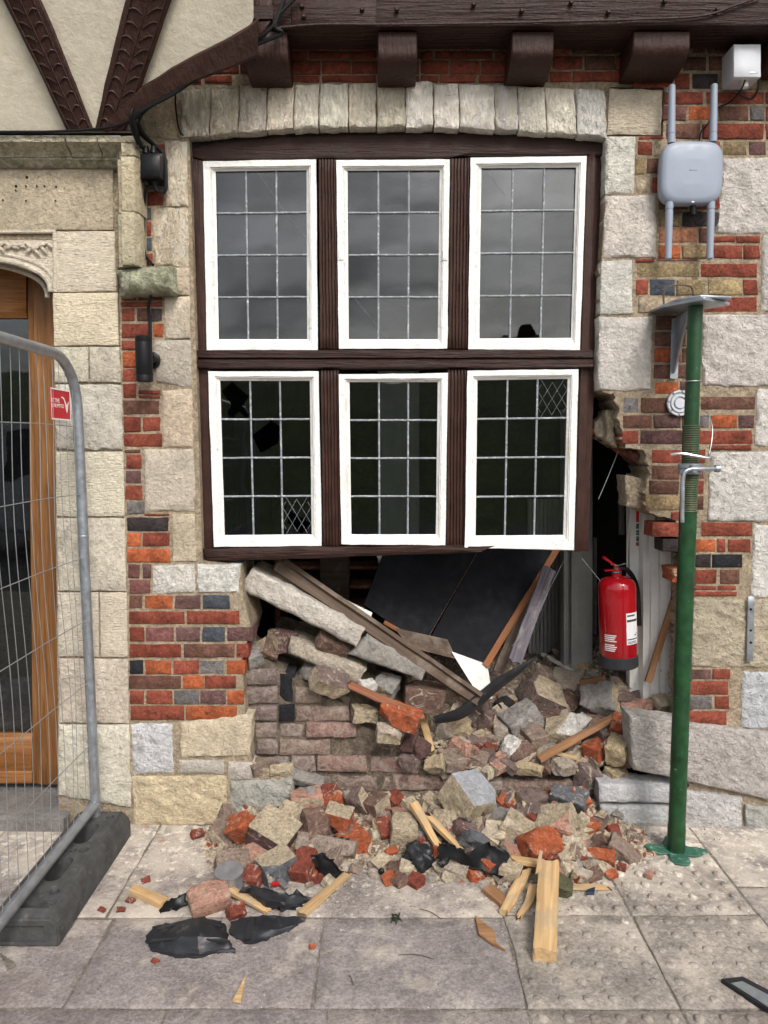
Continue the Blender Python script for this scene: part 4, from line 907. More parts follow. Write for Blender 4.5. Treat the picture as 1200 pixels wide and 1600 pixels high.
for i, p in enumerate(path):
    t = i / (len(path) - 1); w = .034 * math.sin(math.pi * min(1, t * .88 + .14)) + .005; u = Vector((-.25, -.45, .8)).normalized()
    for s_, dd in ((-1, 0), (-.3, -.006), (.4, -.004), (1, .004)): V.append(p + u * w * s_ + Vector((0, dd, 0)))
    for s_ in (1, -1): V.append(p + u * w * s_ + Vector((0, .012, 0)))
for i in range(len(path) - 1):
    for k in range(6): a, b = i * 6 + k, i * 6 + (k + 1) % 6; Fc.append((a, b, b + 6, a + 6))
Fc += [tuple(range(5, -1, -1)), tuple((len(path) - 1) * 6 + k for k in range(6))]
tag(mesh('rubber_strip', V, Fc, M_bumper), 'bent dusty black strip curving up through the rubble toward the ridged plank', 'strip')

# fire extinguisher
ex = P(967, 1040, .23); fe = thing('fire_extinguisher', 'red fire extinguisher with white label hanging beside the door frame', 'fire extinguisher', ex)
rt = Matrix.Rotation(R(-3), 3, 'Y'); hgt = .40; rad = .082
lathe('cylinder', [(rad - .004, .05), (rad, .055), (rad, hgt - .05), (rad * .97, hgt - .025), (rad * .82, hgt - .006), (rad * .55, hgt + .004), (.022, hgt + .008), (.022, hgt + .02)], ex, M_red, fe, rt, 40)
lathe('base', [(rad - .004, 0), (rad + .002, .006), (rad + .002, .052), (rad - .003, .056)], ex, M_darkbase, fe, rt, 36)
top = ex + rt @ Vector((0, 0, hgt + .02))
lathe('collar', [(.016, 0), (.022, .004), (.022, .010), (.013, .012), (.013, .03)], top, M_metal, fe, rt, 16)
ha = [top + rt @ Vector(v) for v in ((.0, -.01, .028), (-.012, -.012, .05), (-.035, -.014, .066), (-.062, -.016, .078))]
bar('handle', ha[0], ha[3], .022, .010, M_red, fe, rough=0); bar('handle', top + rt @ Vector((.012, -.01, .018)), top + rt @ Vector((-.058, -.014, .018)), .02, .008, M_red, fe, rough=0)
tube('safety_pin', [top + rt @ Vector(v) for v in ((-.03, -.02, .045), (.0, -.02, .038), (.035, -.02, .045))], .003, M_metal, fe, 6)
tube('hose', smooth_path([top + rt @ Vector(v) for v in ((.01, 0, .02), (.05, 0, .01), (.09, .01, -.06), (.094, .0, -.16), (.092, -.01, -.24))]), .011, M_plastic, fe, 8)
def wrap(name, a0, a1, z0, z1, m, r, parent, n=8):
    V, Fc = [], []
    for k in range(n + 1):
        a = R(a0 + (a1 - a0) * k / n)
        for z in (z0, z1): V.append(ex + rt @ Vector((r * math.sin(a), -r * math.cos(a), z)))
    for k in range(n): Fc.append((2 * k, 2 * k + 2, 2 * k + 3, 2 * k + 1))
    return mesh(name, V, Fc, m, parent)
lb = wrap('label_sheet', 8, 56, .115, .255, M_label, rad + .0012, fe)
for z0, z1, a0, a1 in [(.240, .247, 11, 40), (.216, .226, 10, 52), (.136, .141, 10, 52), (.126, .129, 12, 46), (.120, .123, 12, 48), (.153, .158, 38, 46), (.160, .163, 46, 52)]: wrap('print', a0, a1, z0, z1, M_ink, rad + .002, lb)
pk = wrap('printed_panel', -62, -18, .09, .15, M_red, rad + .0008, fe)
for k in range(9): wrap('print', -60, -24 + (k % 3) * 3 - 4, .086 + k * .0085, .091 + k * .0085, M_strip if k == 4 else M_label, rad + .0016, pk)

# ------------------------------------------------------------------ temporary fence panel and its foot
FX = P(150, 1262, -.14).x; YF0 = -.14; zb, zt = .135, P(118, 560, -.16).z
fn = thing('mesh_fence', 'galvanised mesh fence panel with red sign standing at right angles to the wall', 'fence', (FX, YF0, 0))
lean = lambda z: -.018 * (z / zt)                 # leans a little to the left
def FP(y, z): return Vector((FX + lean(z), y, z))
arc = [FP(YF0 - .19 * (1 - math.cos(a)), zt - .19 + .19 * math.sin(a)) for a in [i * math.pi / 2 / 7 for i in range(8)]]
tube('frame_tube', [FP(YF0, .02), FP(YF0, .6), FP(YF0, 1.2)] + arc + [FP(y, zt) for y in (-.6, -1.2, -2.2, -3.4)], .0195, M_steel, fn, 14, angle=60)
tube('bottom_rail', [FP(y, zb + .03) for y in (-.15, -.8, -1.8, -3.4)], .0195, M_steel, fn, 14, angle=60)
tube('frame_tube', [FP(-3.42, .02), FP(-3.42, zt)], .0195, M_steel, fn, 14, angle=60)
lathe('tube_joint', [(.0205, -.006), (.0212, -.004), (.0212, .004), (.0205, .006)], FP(YF0, P(130, 838, YF0).z), M_steel, fn, None, 14)
lst = []; zr = random.Random(3)
for i in range(56):
    y = YF0 - .035 - i * .058; ph = zr.uniform(0, 6); am = zr.uniform(.006, .02)
    z0 = zb + .03; z1 = zt - (.19 - math.sqrt(max(0, .19 ** 2 - max(0, .19 - (YF0 - y)) ** 2)))
    pts = []
    for k in range(25):
        t = k / 24; z = z0 + (z1 - z0) * t
        pts.append(FP(y + am * math.sin(t * 5 + ph * .3 + 1) * math.sin(math.pi * t) + .02 * math.sin(t * 6.3) * math.sin(math.pi * t), z) + Vector((.004 * math.sin(t * 9 + ph), 0, 0)))
    lst.append((pts, .0013))
for z in (.42, .67, .92, 1.17, 1.42, 1.68):
    lst.append(([FP(YF0 - i * .33, z + .003 * math.sin(i * 2.1)) + Vector((-.003, 0, 0)) for i in range(11)], .0018))
tag(tubes('wire_mesh', lst, M_wire, fn, 5), kind='stuff')
zs = 1.700; sy0, sy1 = YF0 - .075, YF0 - .235          # sign hangs just inside the upright
SH = .112
sg = prism('sign', [FP(sy0, zs), FP(sy1, zs), FP(sy1, zs + SH), FP(sy0, zs + SH)], (.003, 0, 0), M_sign, fn)
tag(sg, 'small red sign with white border and white swoosh on the fence mesh')
srot = Matrix(((0, 0, 1), (1, 0, 0), (0, 1, 0)))       # text: local x -> +Y, local y -> +Z, normal -> +X
sx = FX + lean(zs) + .0036
cy = (sy0 + sy1) / 2
for a, b, c, d in [(sy1, zs, sy0, zs + .005), (sy1, zs + SH - .005, sy0, zs + SH), (sy1, zs + .005, sy1 + .005, zs + SH - .005), (sy0 - .005, zs + .005, sy0, zs + SH - .005)]:
    mesh('sign_border', [(sx, a, b), (sx, c, b), (sx, c, d), (sx, a, d)], [(0, 1, 2, 3)], M_signw, sg, smooth=False)
text('sign_lettering', 'ACTIVE', .0215, (sx, cy - .046, zs + .068), srot, M_signw, sg)
text('sign_lettering', 'UNLIMITED', .0195, (sx, cy - .024, zs + .050), srot, M_signw, sg)
sw = [(.005, .095), (.02, .103), (.04, .098), (.055, .080), (.066, .066), (.080, .078), (.094, .086), (.083, .068), (.074, .040), (.066, .028), (.055, .045), (.047, .070), (.036, .088), (.02, .096)]
mesh('swoosh', [(sx, cy + a * .8 - .004, zs + b * .8 + .004) for a, b in sw], [tuple(range(len(sw)))], M_signw, sg, smooth=False)

ft = None
x0, x1, ya, yb2 = -1.275, -1.045, -.765, -.085
prof = [(x0, 0), (x1, 0), (x1, .075), (x1 - .025, .118), (x0 + .03, .118), (x0, .075)]
bmx = bmesh.new(); rings = []
for y, ins, zk in ((ya, 0, .80), (ya + .03, 0, 1), (yb2 - .02, 0, 1), (yb2, .0, .85)):
    rings.append([bmx.verts.new((px_, y, pz * (zk if pz > .08 else 1))) for px_, pz in prof])
for a, b in zip(rings, rings[1:]):
    for k in range(6): bmx.faces.new((a[k], a[(k + 1) % 6], b[(k + 1) % 6], b[k]))
bmx.faces.new(rings[0][::-1]); bmx.faces.new(rings[-1]); bmesh.ops.recalc_face_normals(bmx, faces=bmx.faces)
bmesh.ops.bevel(bmx, geom=[e for e in bmx.edges if e.calc_face_angle(0) > .3], offset=.006, segments=2, affect='EDGES')
ft = from_bm('rubber_block', bmx, M_rubber, None, (0, 0, 0), angle=35)
def capsule(cx, cy, hl, r, z0, z1):
    pts = [(cx + r * math.cos(a), cy + hl + r * math.sin(a), z0) for a in [i * math.pi / 7 for i in range(8)]] + [(cx + r * math.cos(a), cy - hl + r * math.sin(a), z0) for a in [math.pi + i * math.pi / 7 for i in range(8)]]
    return prism('cutter', pts, (0, 0, z1 - z0), M_rubber, smooth=False)
def cbox(lo, hi): return box('cutter', lo, hi, M_rubber, bevel=0)
xc = -1.148
cut(ft, [capsule(xc, -.52, .045, .030, .02, .2), capsule(xc, -.28, .045, .030, .02, .2), capsule(xc + .038, -.398, .0001, .018, .085, .2), capsule(xc, -.40, .0001, .014, .085, .2), capsule(xc - .042, -.402, .0001, .018, .085, .2),
         capsule(xc + .045, -.655, .0001, .016, .085, .2), capsule(xc - .045, -.660, .0001, .016, .085, .2), capsule(xc + .045, -.155, .0001, .016, .085, .2),
         cbox((xc - .08, -.735, .098), (xc + .06, -.715, .2)), cbox((x0 + .03, ya - .02, .018), (x1 - .045, ya + .010, .072)), cbox((xc - .08, -.115, .104), (xc + .07, -.098, .2))])
tag(ft, 'long black rubber fence foot block with slots, lying on the paving at left', 'fence foot')
text('moulded_lettering', 'FENCING', .026, (xc, -.617, .1185), Matrix.Identity(3), M_rubber, ft, extrude=.0012) if False else None

# ------------------------------------------------------------------ green steel prop
pb = G(1056, 1331); PX, PY = pb.x, pb.y
pr_ = thing('steel_prop', 'green adjustable steel prop holding up the brickwork at right', 'prop', pb)
def PZ(y): return P(1070, y, PY).z
lathe('outer_tube', [(.034, 0.008), (.0345, .10), (.0325, .12), (.0325, PZ(800))], pb, M_green, pr_, None, 24)
th = []
z = PZ(800)
while z < PZ(666): th += [(.0305, z), (.0330, z + .003), (.0305, z + .006)]; z += .0085
lathe('threaded_tube', th, pb, M_thread, pr_, None, 24, angle=20)
lathe('inner_tube', [(.0265, PZ(668)), (.0265, PZ(478)), (.020, PZ(478) + .001)], pb, M_green, pr_, None, 24)
zc = PZ(732)
lathe('collar_nut', [(.036, zc - .022), (.043, zc - .020), (.043, zc - .004), (.039, zc), (.043, zc + .004), (.043, zc + .018), (.036, zc + .02)], pb, M_steel, pr_, None, 20)
c = pb + Vector((0, 0, zc))
tube('collar_lug', [c + Vector((-.005, -.048, -.014)), c + Vector((-.005, -.048, .016))], .014, M_steel, pr_, 10)
tube('handle', smooth_path([c + Vector(v) for v in ((.095, -.02, .0), (.02, -.052, 0), (-.03, -.056, -.004), (-.046, -.056, -.03), (-.046, -.056, -.12), (-.044, -.056, -.20))]), .008, M_steel, pr_, 10)
lathe('handle_stop', [(.006, -.01), (.014, -.008), (.014, .008), (.006, .01)], c + Vector((.095, -.02, 0)), M_steel, pr_, Matrix.Rotation(R(90), 3, 'Y'), 12)
tube('locking_pin', smooth_path([c + Vector(v) for v in ((-.085, -.03, .052), (-.05, -.045, .056), (.0, -.05, .048), (.05, -.045, .040), (.06, -.03, .052))]), .006, M_metal, pr_, 8)
tube('pin_chain', smooth_path([c + Vector(v) for v in ((.058, -.03, .052), (.07, -.02, .10), (.08, 0, .15), (.066, .0, .20), (.03, -.02, .22))]), .0018, M_metal, pr_, 5)
lathe('wire_ring', [(.029, 0), (.030, .002), (.029, .004)], pb + Vector((0, 0, PZ(597))), M_wire, pr_, None, 20)
V, nb = [], 48
for k in range(nb):
    a = 2 * math.pi * k / nb + .5; r = .088 + .030 * math.cos(4 * a + .6) + .008 * math.cos(9 * a); V.append((PX + r * math.cos(a), PY + r * math.sin(a) * .95, .003))
prism('base_plate', V, (0, 0, .008), M_green_worn, pr_, bevel=.002)
zt2 = PZ(478)
def rotpts(cx, cy, hw, hd, ang, z): return [(cx + a * hw * math.cos(ang) - b * hd * math.sin(ang), cy + a * hw * math.sin(ang) + b * hd * math.cos(ang), z) for a, b in ((-1, -1), (1, -1), (1, 1), (-1, 1))]
prism('head_plate', rotpts(PX + .005, PY + .01, .085, .085, R(35), zt2), (0, 0, .012), M_steel, pr_, bevel=.002)
hd = thing('wall_support_head', 'grey steel plate and gusset on top of the green prop, pushed into the wall joint', 'prop head', (PX, PY, zt2))
prism('plate', [(PX - .08, PY - .02, zt2 + .0125), (PX - .02, PY - .09, zt2 + .0125), (PX + .10, PY - .07, zt2 + .0125), (PX + .11, PY + .05, zt2 + .0125), (PX + .07, .05, zt2 + .0125), (PX - .10, .05, zt2 + .0125)], (0, 0, .010), M_steel, hd, bevel=.002)
prism('gusset', [(PX - .004, .0 - .012, zt2 - .012), (PX - .004, -.15, zt2 - .004), (PX - .004, -.03, zt2 - .22), (PX - .004, -.012, zt2 - .23)], (.008, 0, 0), M_steel, hd, bevel=.001)
prism('back_plate', [(PX - .012, -.006, zt2 - .012), (PX + .02, -.006, zt2 - .012), (PX + .02, -.006, zt2 - .25), (PX - .012, -.006, zt2 - .25)], (0, -.006, 0), M_steel, hd, bevel=.001)
tube('loop', smooth_path([Vector((PX - .05, -.03, zt2 + .02)), Vector((PX - .05, -.035, zt2 + .10)), Vector((PX + .05, -.035, zt2 + .105)), Vector((PX + .06, -.03, zt2 + .02))]), .004, M_grime, hd, 6)

# ------------------------------------------------------------------ fittings on the walls
ap = thing('wireless_access_point', 'grey-blue rounded square radio unit with four rod antennas on the right wall', 'access point', P(1083, 268, -.05))
YA = -.085; ce_ = P(1083, 268, YA); hw = 49 * mpp(ce_); hh = 48 * mpp(ce_)
V, Fc, ng = [], [], 48
for s_, d in ((.86, .065), (.97, .055), (1.0, .035), (1.0, .022), (.985, .012), (.95, .005), (.8, .001), (.4, -.0015)):
    for k in range(ng):
        a = 2 * math.pi * k / ng; cx, sz = math.cos(a), math.sin(a); e = 2 / 4.2
        V.append(ce_ + Vector((hw * s_ * math.copysign(abs(cx) ** e, cx), d, hh * s_ * math.copysign(abs(sz) ** e, sz))))
for i in range(7):
    for k in range(ng): k2 = (k + 1) % ng; Fc.append((i * ng + k, (i + 1) * ng + k, (i + 1) * ng + k2, i * ng + k2))
Fc.append(tuple(7 * ng + k for k in range(ng))); Fc.append(tuple(reversed(range(ng))))
mesh('body', V, Fc, M_ap, ap, angle=60)
for xa, y0, xb, y1 in ((1049, 224, 1050, 133), (1114, 222, 1116, 132), (1046, 316, 1044, 405), (1111, 316, 1109, 405)):
    a, b = P(xa, y0, YA + .02), P(xb, y1, YA + .02); d = (b - a)
    tube('antenna', [a, a + d * .12, a + d * .125, a + d * .16, a + d * .165, a + d * .985, b], [.0150, .0150, .0135, .0135, .0145, .0125, .010], M_ap, ap, 16, angle=35)
tube('mount', [P(1083, 275, YA + .06), P(1083, 275, .01)], .04, M_plastic, ap, 12)
tube('plug', [P(1083, 318, YA + .03), P(1083, 336, YA + .03)], .011, M_plastic, ap, 10)
tube('cable', smooth_path([P(x, y, Y) for x, y, Y in ((1083, 335, YA + .03), (1085, 346, -.05), (1093, 352, -.03), (1103, 344, -.01))]), .003, M_plastic, ap, 6)
wblock('status_light', (1081, 314, 1085, 316), YA + .004, .004, M_signw, ap, edge=.0005, amp=0)
wblock('logo', (1077, 264, 1090, 267), YA - .0018, .0008, M_apmark, ap, edge=.0002, amp=0)
jb = thing('junction_box', 'pale plastic box with cable gland high on the right wall under the beam', 'junction box', P(1165, 115, -.05))
wblock('lid', (1147, 69, 1189, 120), -.12, .022, M_greybox, jb, edge=.003, amp=0, jit=0); wblock('case', (1146, 70, 1188, 121), -.097, .095, M_greybox, jb, edge=.002, amp=0, jit=0)
tube('cable_gland', [P(1164, 124, -.08), P(1164, 137, -.08)], .012, M_signw, jb, 10)
text('lid_mark', '- mono', .011, P(1177, 113, -.1212), Matrix.Rotation(R(90), 3, 'X'), M_ink, jb) if False else wblock('lid_mark', (1172, 112, 1184, 114.5), -.1206, .0006, M_steel, jb, edge=.0001, amp=0)
tag(tube('cable', smooth_path([P(x, y, Y) for x, y, Y in ((1165, 122, -.09), (1158, 140, -.08), (1140, 160, -.02), (1120, 170, -.02), (1105, 195, -.02), (1096, 205, -.02), (1093, 218, -.03))]), .0032, M_plastic, sides=6), 'thin black cable from the pale box down behind the access point', 'cable')
tag(tube('cable', smooth_path([P(x, y, Y) for x, y, Y in ((1186, 118, -.08), (1184, 140, -.08), (1174, 154, -.06), (1160, 150, -.06), (1156, 142, -.06))]), .0045, M_plastic, sides=6), 'short black cable looping under the pale box', 'cable')
tag(tube('cable', smooth_path([P(x, y, Y) for x, y, Y in ((1120, 58, -.05), (1150, 62, -.05), (1180, 56, -.05), (1230, 60, -.05), (1300, 52, -.05))]), .02, M_plastic, sides=8), 'thick black cable bundle under the beam above the pale box', 'cable')
vp = thing('vent_rosette', 'round white pierced metal disc half hidden behind the green prop', 'vent', P(1062, 630, -.01))
vc = P(1062, 630, -.012); rx = Matrix.Rotation(R(90), 3, 'X')
for r0, r1 in ((.026, .036), (.0, .020)):
    lathe('ring', [(r0 + .001, 0), (r0 + .001, .006), (r1, .006), (r1, 0)], vc, M_greybox, vp, rx, 28)
lathe('back_disc', [(.052, -.004), (.052, 0), (.01, .0005)], vc, M_steel, vp, rx, 28)
for k in range(8):
    a0 = k * math.pi / 4; tube('rim_segment', [vc + Vector((.047 * math.cos(a0 + j * .1), -.004, .047 * math.sin(a0 + j * .1))) for j in range(7)], .005, M_greybox, vp, 6)
tb = thing('metal_bracket', 'narrow galvanised fixing strip screwed upright on the yellowish stone at right', 'bracket', P(1172, 980, -.012))
wblock('strip', [(1169, 932), (1179, 932), (1177, 1034), (1167, 1034)], -.022, .006, M_steel, tb, edge=.001, amp=.0005, jit=.0005)
for y in (952, 985, 1004): lathe('screw', [(.005, 0), (.005, .002), (.002, .003)], P(1173, y, -.022), M_plastic, tb, rx, 10)

bj = thing('junction_box', 'black plastic junction box with cable glands above the green corbel', 'junction box', P(236, 278, -.06))
wblock('lid', (221, 241, 250, 277), -.10, .02, M_plastic, bj, edge=.006, amp=0, jit=0); wblock('case', (219, 239, 253, 279), -.082, .08, M_plastic, bj, edge=.006, amp=0, jit=0)
for x in (229, 242): tube('cable_gland', [P(x, 278, -.06), P(x, 290, -.06)], [.014, .011], M_plastic, bj, 10)
for x in (228, 240): tube('cable_gland', [P(x, 240, -.06), P(x, 229, -.06)], [.014, .010], M_plastic, bj, 10)
def cab(pts, r, label, mat=None): return tag(tube('cable', smooth_path([P(*p) for p in pts], 8), r, mat or M_plastic, sides=7), label, 'cable')
cab([(242, 288, -.06), (247, 298, -.06), (255, 300, -.05), (259, 290, -.05), (258, 260, -.04), (254, 240, -.04), (240, 226, -.05), (220, 208, -.09), (213, 190, -.15)], .0085, 'thick black cable looping from the black box up past the hood mould')
cab([(229, 288, -.06), (227, 300, -.05), (225, 322, -.02), (225, 350, -.02), (225, 390, -.02), (231, 405, -.02), (239, 414, -.05)], .006, 'black cable running down from the black box to the corbel')
cab([(236, 462, -.05), (232, 480, -.03), (234, 500, -.02), (235, 532, -.03)], .0065, 'black cable from the corbel to the cylinder wall lamp')
cab([(216, 226, -.1), (206, 200, -.15), (204, 182, -.17), (208, 170, -.17)], .006, 'black cable curling at the top corner of the hood mould')
cab([(222, 232, -.08), (212, 205, -.14), (214, 178, -.17), (268, 148, -.16), (330, 108, -.18), (376, 85, -.19), (400, 70, -.20), (440, 52, -.20), (480, 30, -.21), (520, 8, -.21), (560, -20, -.21)][:8] + [(430, 42, -.215), (438, 18, -.215), (446, -8, -.215)], .0075, 'long black cable following the curved rib up to the beam')
cab([(240, 226, -.05), (219, 200, -.12), (224, 176, -.15), (272, 144, -.15), (330, 106, -.17), (372, 70, -.20), (398, 62, -.21), (424, 44, -.215), (434, 26, -.215), (452, 6, -.215), (470, -10, -.215)], .006, 'second black cable above the curved rib, crossing the beam end')
cab([(-300, 206, -.12), (0, 206, -.12), (100, 205, -.12), (170, 199, -.13), (200, 190, -.15)], .005, 'thin black cable along the bottom of the plaster cove')
cab([(274, 146, -.012), (275, 172, -.014), (281, 205, -.014), (296, 226, .02), (300, 300, .03), (300, 400, .03)], .0035, 'thin dark cable running down the left end of the stone arch')
wl = thing('wall_lamp', 'black cylinder wall lamp on the pier beside the window', 'lamp', P(228, 592, -.06))
lc = P(225, 561, -.085); m_ = mpp(lc)
lathe('housing', [(.026, -.088), (.0325, -.086), (.0325, -.066), (.0318, -.064), (.0318, -.062), (.0325, -.06), (.0325, .062), (.0318, .064), (.0318, .066), (.0325, .068), (.0325, .084), (.029, .087), (.026, .08)], lc, M_plastic, wl, None, 28)
tube('arm', [P(237, 561, -.06), P(240, 561, -.01)], .016, M_plastic, wl, 10)
lathe('back_plate', [(.034, 0), (.034, .01), (.028, .014)], P(238, 563, -.001), M_plastic, wl, rx, 24)

# ------------------------------------------------------------------ rubble
def pxX(px): return (px - 600) / FPX * 3.12
A_OUT = [(pxX(a), b) for a, b in ((320, 0), (345, .03), (390, .10), (470, .13), (560, .11), (620, .11), (690, .12), (780, .13), (890, .13), (930, .09), (975, .05), (1010, .0))]
YFR = [(pxX(a), b) for a, b in ((320, -.12), (360, -.26), (470, -.30), (560, -.24), (620, -.26), (700, -.34), (800, -.40), (880, -.38), (950, -.24), (1010, -.1))]
B_IN = [(pxX(a), b) for a, b in ((370, .62), (460, .55), (545, .42), (600, .35), (655, .27), (700, .23), (760, .205), (930, .205), (980, .30), (1060, .36))]
def H(x, y):
    if y < .08:
        a = lerp_tab(A_OUT, x); f = lerp_tab(YFR, x); t = min(1, max(0, (y - f) / (.08 - f)))
        return a * t ** 1.15
    b = lerp_tab(B_IN, x); s = .34 if x > pxX(640) else .05
    return b + s * min(max(y - .10, 0), .75) - .25 * max(0, y - 1.1)
def hit(px, py, lift=0.0):
    d = ray(px, py); t = 1.8
    while t < 6:
        p = CAM + d * t
        if p.z <= H(p.x, p.y) + lift: return p
        t += .004
    return CAM + d * 3.2
def mound(name, x0, x1, y0, y1, step, mat, label):
    V, Fc, idx = [], [], {}
    nx, ny = int((x1 - x0) / step), int((y1 - y0) / step)
    for j in range(ny + 1):
        for i in range(nx + 1):
            x, y = x0 + i * step, y0 + j * step; h = H(x, y); r = min(1, h / .03) if y < .08 else 1
            h += r * (.012 * nz((x, y, 0), 14, 1) + .008 * nz((x, y, 0), 40, 2) + .004 * nz((x, y, 0), 90, 3)) - (.008 if r < .35 else 0)
            idx[i, j] = len(V); V.append((x, y, h))
    for j in range(ny):
        for i in range(nx): Fc.append((idx[i, j], idx[i + 1, j], idx[i + 1, j + 1], idx[i, j + 1]))
    return tag(mesh(name, V, Fc, mat, angle=180), label, 'rubble', kind='stuff')
mound('rubble_dust', pxX(322), pxX(1005), -.42, .078, .012, M_dirt, 'sandy mortar dust heaped against the foot of the broken wall')
mound('rubble_dust', pxX(385), pxX(1085), .20, 1.3, .02, M_dirt, 'dusty brown debris heaped inside the breach')

def chunk_mesh(dx, dy, dz, seed, cuts=3, rough=.004, mort=.35, top=False):
    r = random.Random(seed); bm = bmesh.new(); bmesh.ops.create_cube(bm, size=1)
    for v in bm.verts: v.co = Vector((v.co.x * dx, v.co.y * dy, v.co.z * dz))
    lay = bm.faces.layers.int.new('m')
    bm.normal_update()
    for f in bm.faces: f[lay] = 1 if r.random() < mort or (top and f.normal.z > .9) else 0
    for k in range(cuts):
        n = Vector((r.choice((-1, 1)) * r.uniform(.4, 1) / dx, r.choice((-1, 1)) * r.uniform(.2, 1) / dy, r.choice((-1, 1)) * r.uniform(.2, 1) / dz)).normalized()
        ext = max(n.dot(v.co) for v in bm.verts)
        res = bmesh.ops.bisect_plane(bm, geom=bm.verts[:] + bm.edges[:] + bm.faces[:], plane_co=n * ext * r.uniform(.62, .86), plane_no=n, clear_outer=True)
        ed = [g for g in res['geom_cut'] if isinstance(g, bmesh.types.BMEdge)]
        if ed:
            for f in bmesh.ops.contextual_create(bm, geom=ed)['faces']: f[lay] = 0
    mn = min(dx, dy, dz)
    bmesh.ops.bevel(bm, geom=bm.edges[:], offset=mn * .035, segments=1, affect='EDGES', clamp_overlap=True)
    bmesh.ops.triangulate(bm, faces=bm.faces[:])
    for it in range(3):
        ln = max(.016, mn * .28); ed = [e for e in bm.edges if e.calc_length() > ln]
        if not ed or len(bm.faces) > 900: break
        bmesh.ops.subdivide_edges(bm, edges=ed, cuts=1); bmesh.ops.triangulate(bm, faces=[f for f in bm.faces if len(f.verts) > 3])
    bm.normal_update(); s = seed * .37
    rough = min(rough, mn * .09)
    for v in bm.verts:
        v.co += v.normal * rough * (nz(v.co, 22, s) + .8 * nz(v.co, 55, s + 2)) * 1.5
    for f in bm.faces: f.material_index = 1 if f[lay] else 0; f.smooth = True
    return bm
CHC = dict(red=(.22, .058, .038), orange=(.36, .095, .040), brown=(.17, .105, .08), mauve=(.17, .122, .108), dusty=(.25, .185, .145), grey=(.27, .25, .23), slate=(.12, .125, .135), cream=(.50, .42, .31), white=(.62, .59, .54),
           yellow=(.46, .36, .225), pale=(.40, .335, .27), black=(.035, .032, .032), purple=(.13, .073, .066), pink=(.40, .225, .165), moss=(.10, .10, .055), blue=(.42, .43, .45))
CN = [0]
def chunk(px, py, w, h, col, label, kind='brick', ang=0, Y=None, mort=.3, cuts=2, lift=0.0, cat=None, dep=.85, name=None, yaw=None, pitch=None, group=None, rough=None, top=False):
    CN[0] += 1; r = random.Random(CN[0] * 17 + 5)
    p = P(px, py, Y) if Y is not None else hit(px, py, 0)
    s = mpp(p); dx, dz, dy = w * s * .90, h * s * .72, h * s * dep
    if Y is None: p = hit(px, py, dz * .36 + lift)
    mats = {'brick': (M_rbrick, M_caked), 'stone': (M_stone, M_caked), 'mortar': (M_rubble, M_caked)}[kind]
    bm = chunk_mesh(dx, dy, dz, CN[0], cuts, rough if rough is not None else (.0026 if kind == 'brick' else .0055), mort, top)
    # rotation about the view axis first seen, applied last
    if ang == 0: ang = r.uniform(-16, 16)
    rot = Matrix.Rotation(R(ang), 3, 'Y').inverted() @ Matrix.Rotation(R(r.choice((-1, 1)) * r.uniform(12, 42) if yaw is None else yaw), 3, 'Z') @ Matrix.Rotation(R(r.uniform(6, 34) if pitch is None else pitch), 3, 'X')
    k = 1 + r.uniform(-.08, .08); c = tuple(x * k for x in CHC[col])
    nm = name or {'brick': 'broken_brick', 'stone': 'stone_chunk', 'mortar': 'mortar_lump'}[kind]
    o = from_bm(nm, bm, list(mats), None, p, rot, c, True, 32)
    return tag(o, label, cat or {'brick': 'brick', 'stone': 'stone', 'mortar': 'mortar'}[kind], group or 'rubble from the collapsed wall')
# --- left heap on the paving
chunk(384, 1297, 42, 72, 'orange', 'tall orange-red brick wedge leaning at the back left of the small heap', ang=28, mort=.1, dep=.4)
chunk(428, 1303, 72, 62, 'purple', 'big cream-topped brick in the middle of the left heap', ang=-22, mort=.0, lift=.02, top=True, cuts=1, pitch=24)
chunk(453, 1277, 40, 40, 'dusty', 'small cream and grey brick end resting behind the cream-topped brick', ang=-10, mort=.4, top=True, lift=.03)
chunk(494, 1293, 44, 52, 'brown', 'flat brown brick standing on edge beside the perforated brick', mort=.1, lift=.03)
chunk(529, 1277, 44, 38, 'orange', 'bright orange-red brick with cream top on the perforated brick', mort=.0, top=True, lift=.05, yaw=-12, pitch=8)
chunk(479, 1244, 40, 26, 'grey', 'smooth silver-grey stone under the thin concrete strip', 'stone', ang=20)
chunk(513, 1241, 34, 28, 'red', 'dark red brick corner below the right end of the thin concrete strip', mort=.1)
chunk(558, 1252, 34, 58, 'mauve', 'mauve brick slab leaning on the wall right of the bright orange-red brick', ang=18, mort=.2, dep=.4)
chunk(588, 1259, 32, 42, 'brown', 'brown brick fragment with cream crust next to the leaning mauve slab', mort=.4)
chunk(363, 1350, 56, 38, 'dusty', 'dusty half brick with red end behind the shiny can', ang=-6, mort=.4)
chunk(432, 1355, 58, 50, 'slate', 'pale brick with black face in front of the cream-topped brick', ang=10, mort=.1, top=True, lift=.01)
chunk(476, 1356, 34, 54, 'red', 'rounded dark red brick lump left of the torn black plastic cap', mort=.05, cuts=4)
chunk(395, 1373, 32, 36, 'red', 'small red brick cube touching the shiny can', mort=.1)
chunk(327, 1406, 66, 50, 'pink', 'pinkish orange brick above the big curved black plastic piece', ang=8, mort=.15, top=False)
chunk(369, 1425, 30, 26, 'red', 'small red brick chip between the two big black plastic pieces', mort=.0)
chunk(352, 1298, 36, 44, 'dusty', 'cream-crusted red fragment at the far left of the heap by the base stone', mort=.5)
chunk(308, 1304, 22, 16, 'red', 'lone red brick chip on the paving left of the heap', mort=0)
chunk(400, 1335, 40, 34, 'pink', 'pink brick fragment wedged below the cream-topped brick', mort=.3)
chunk(510, 1262, 30, 18, 'pink', 'thin pink brick flake behind the bright orange-red brick', mort=.2)
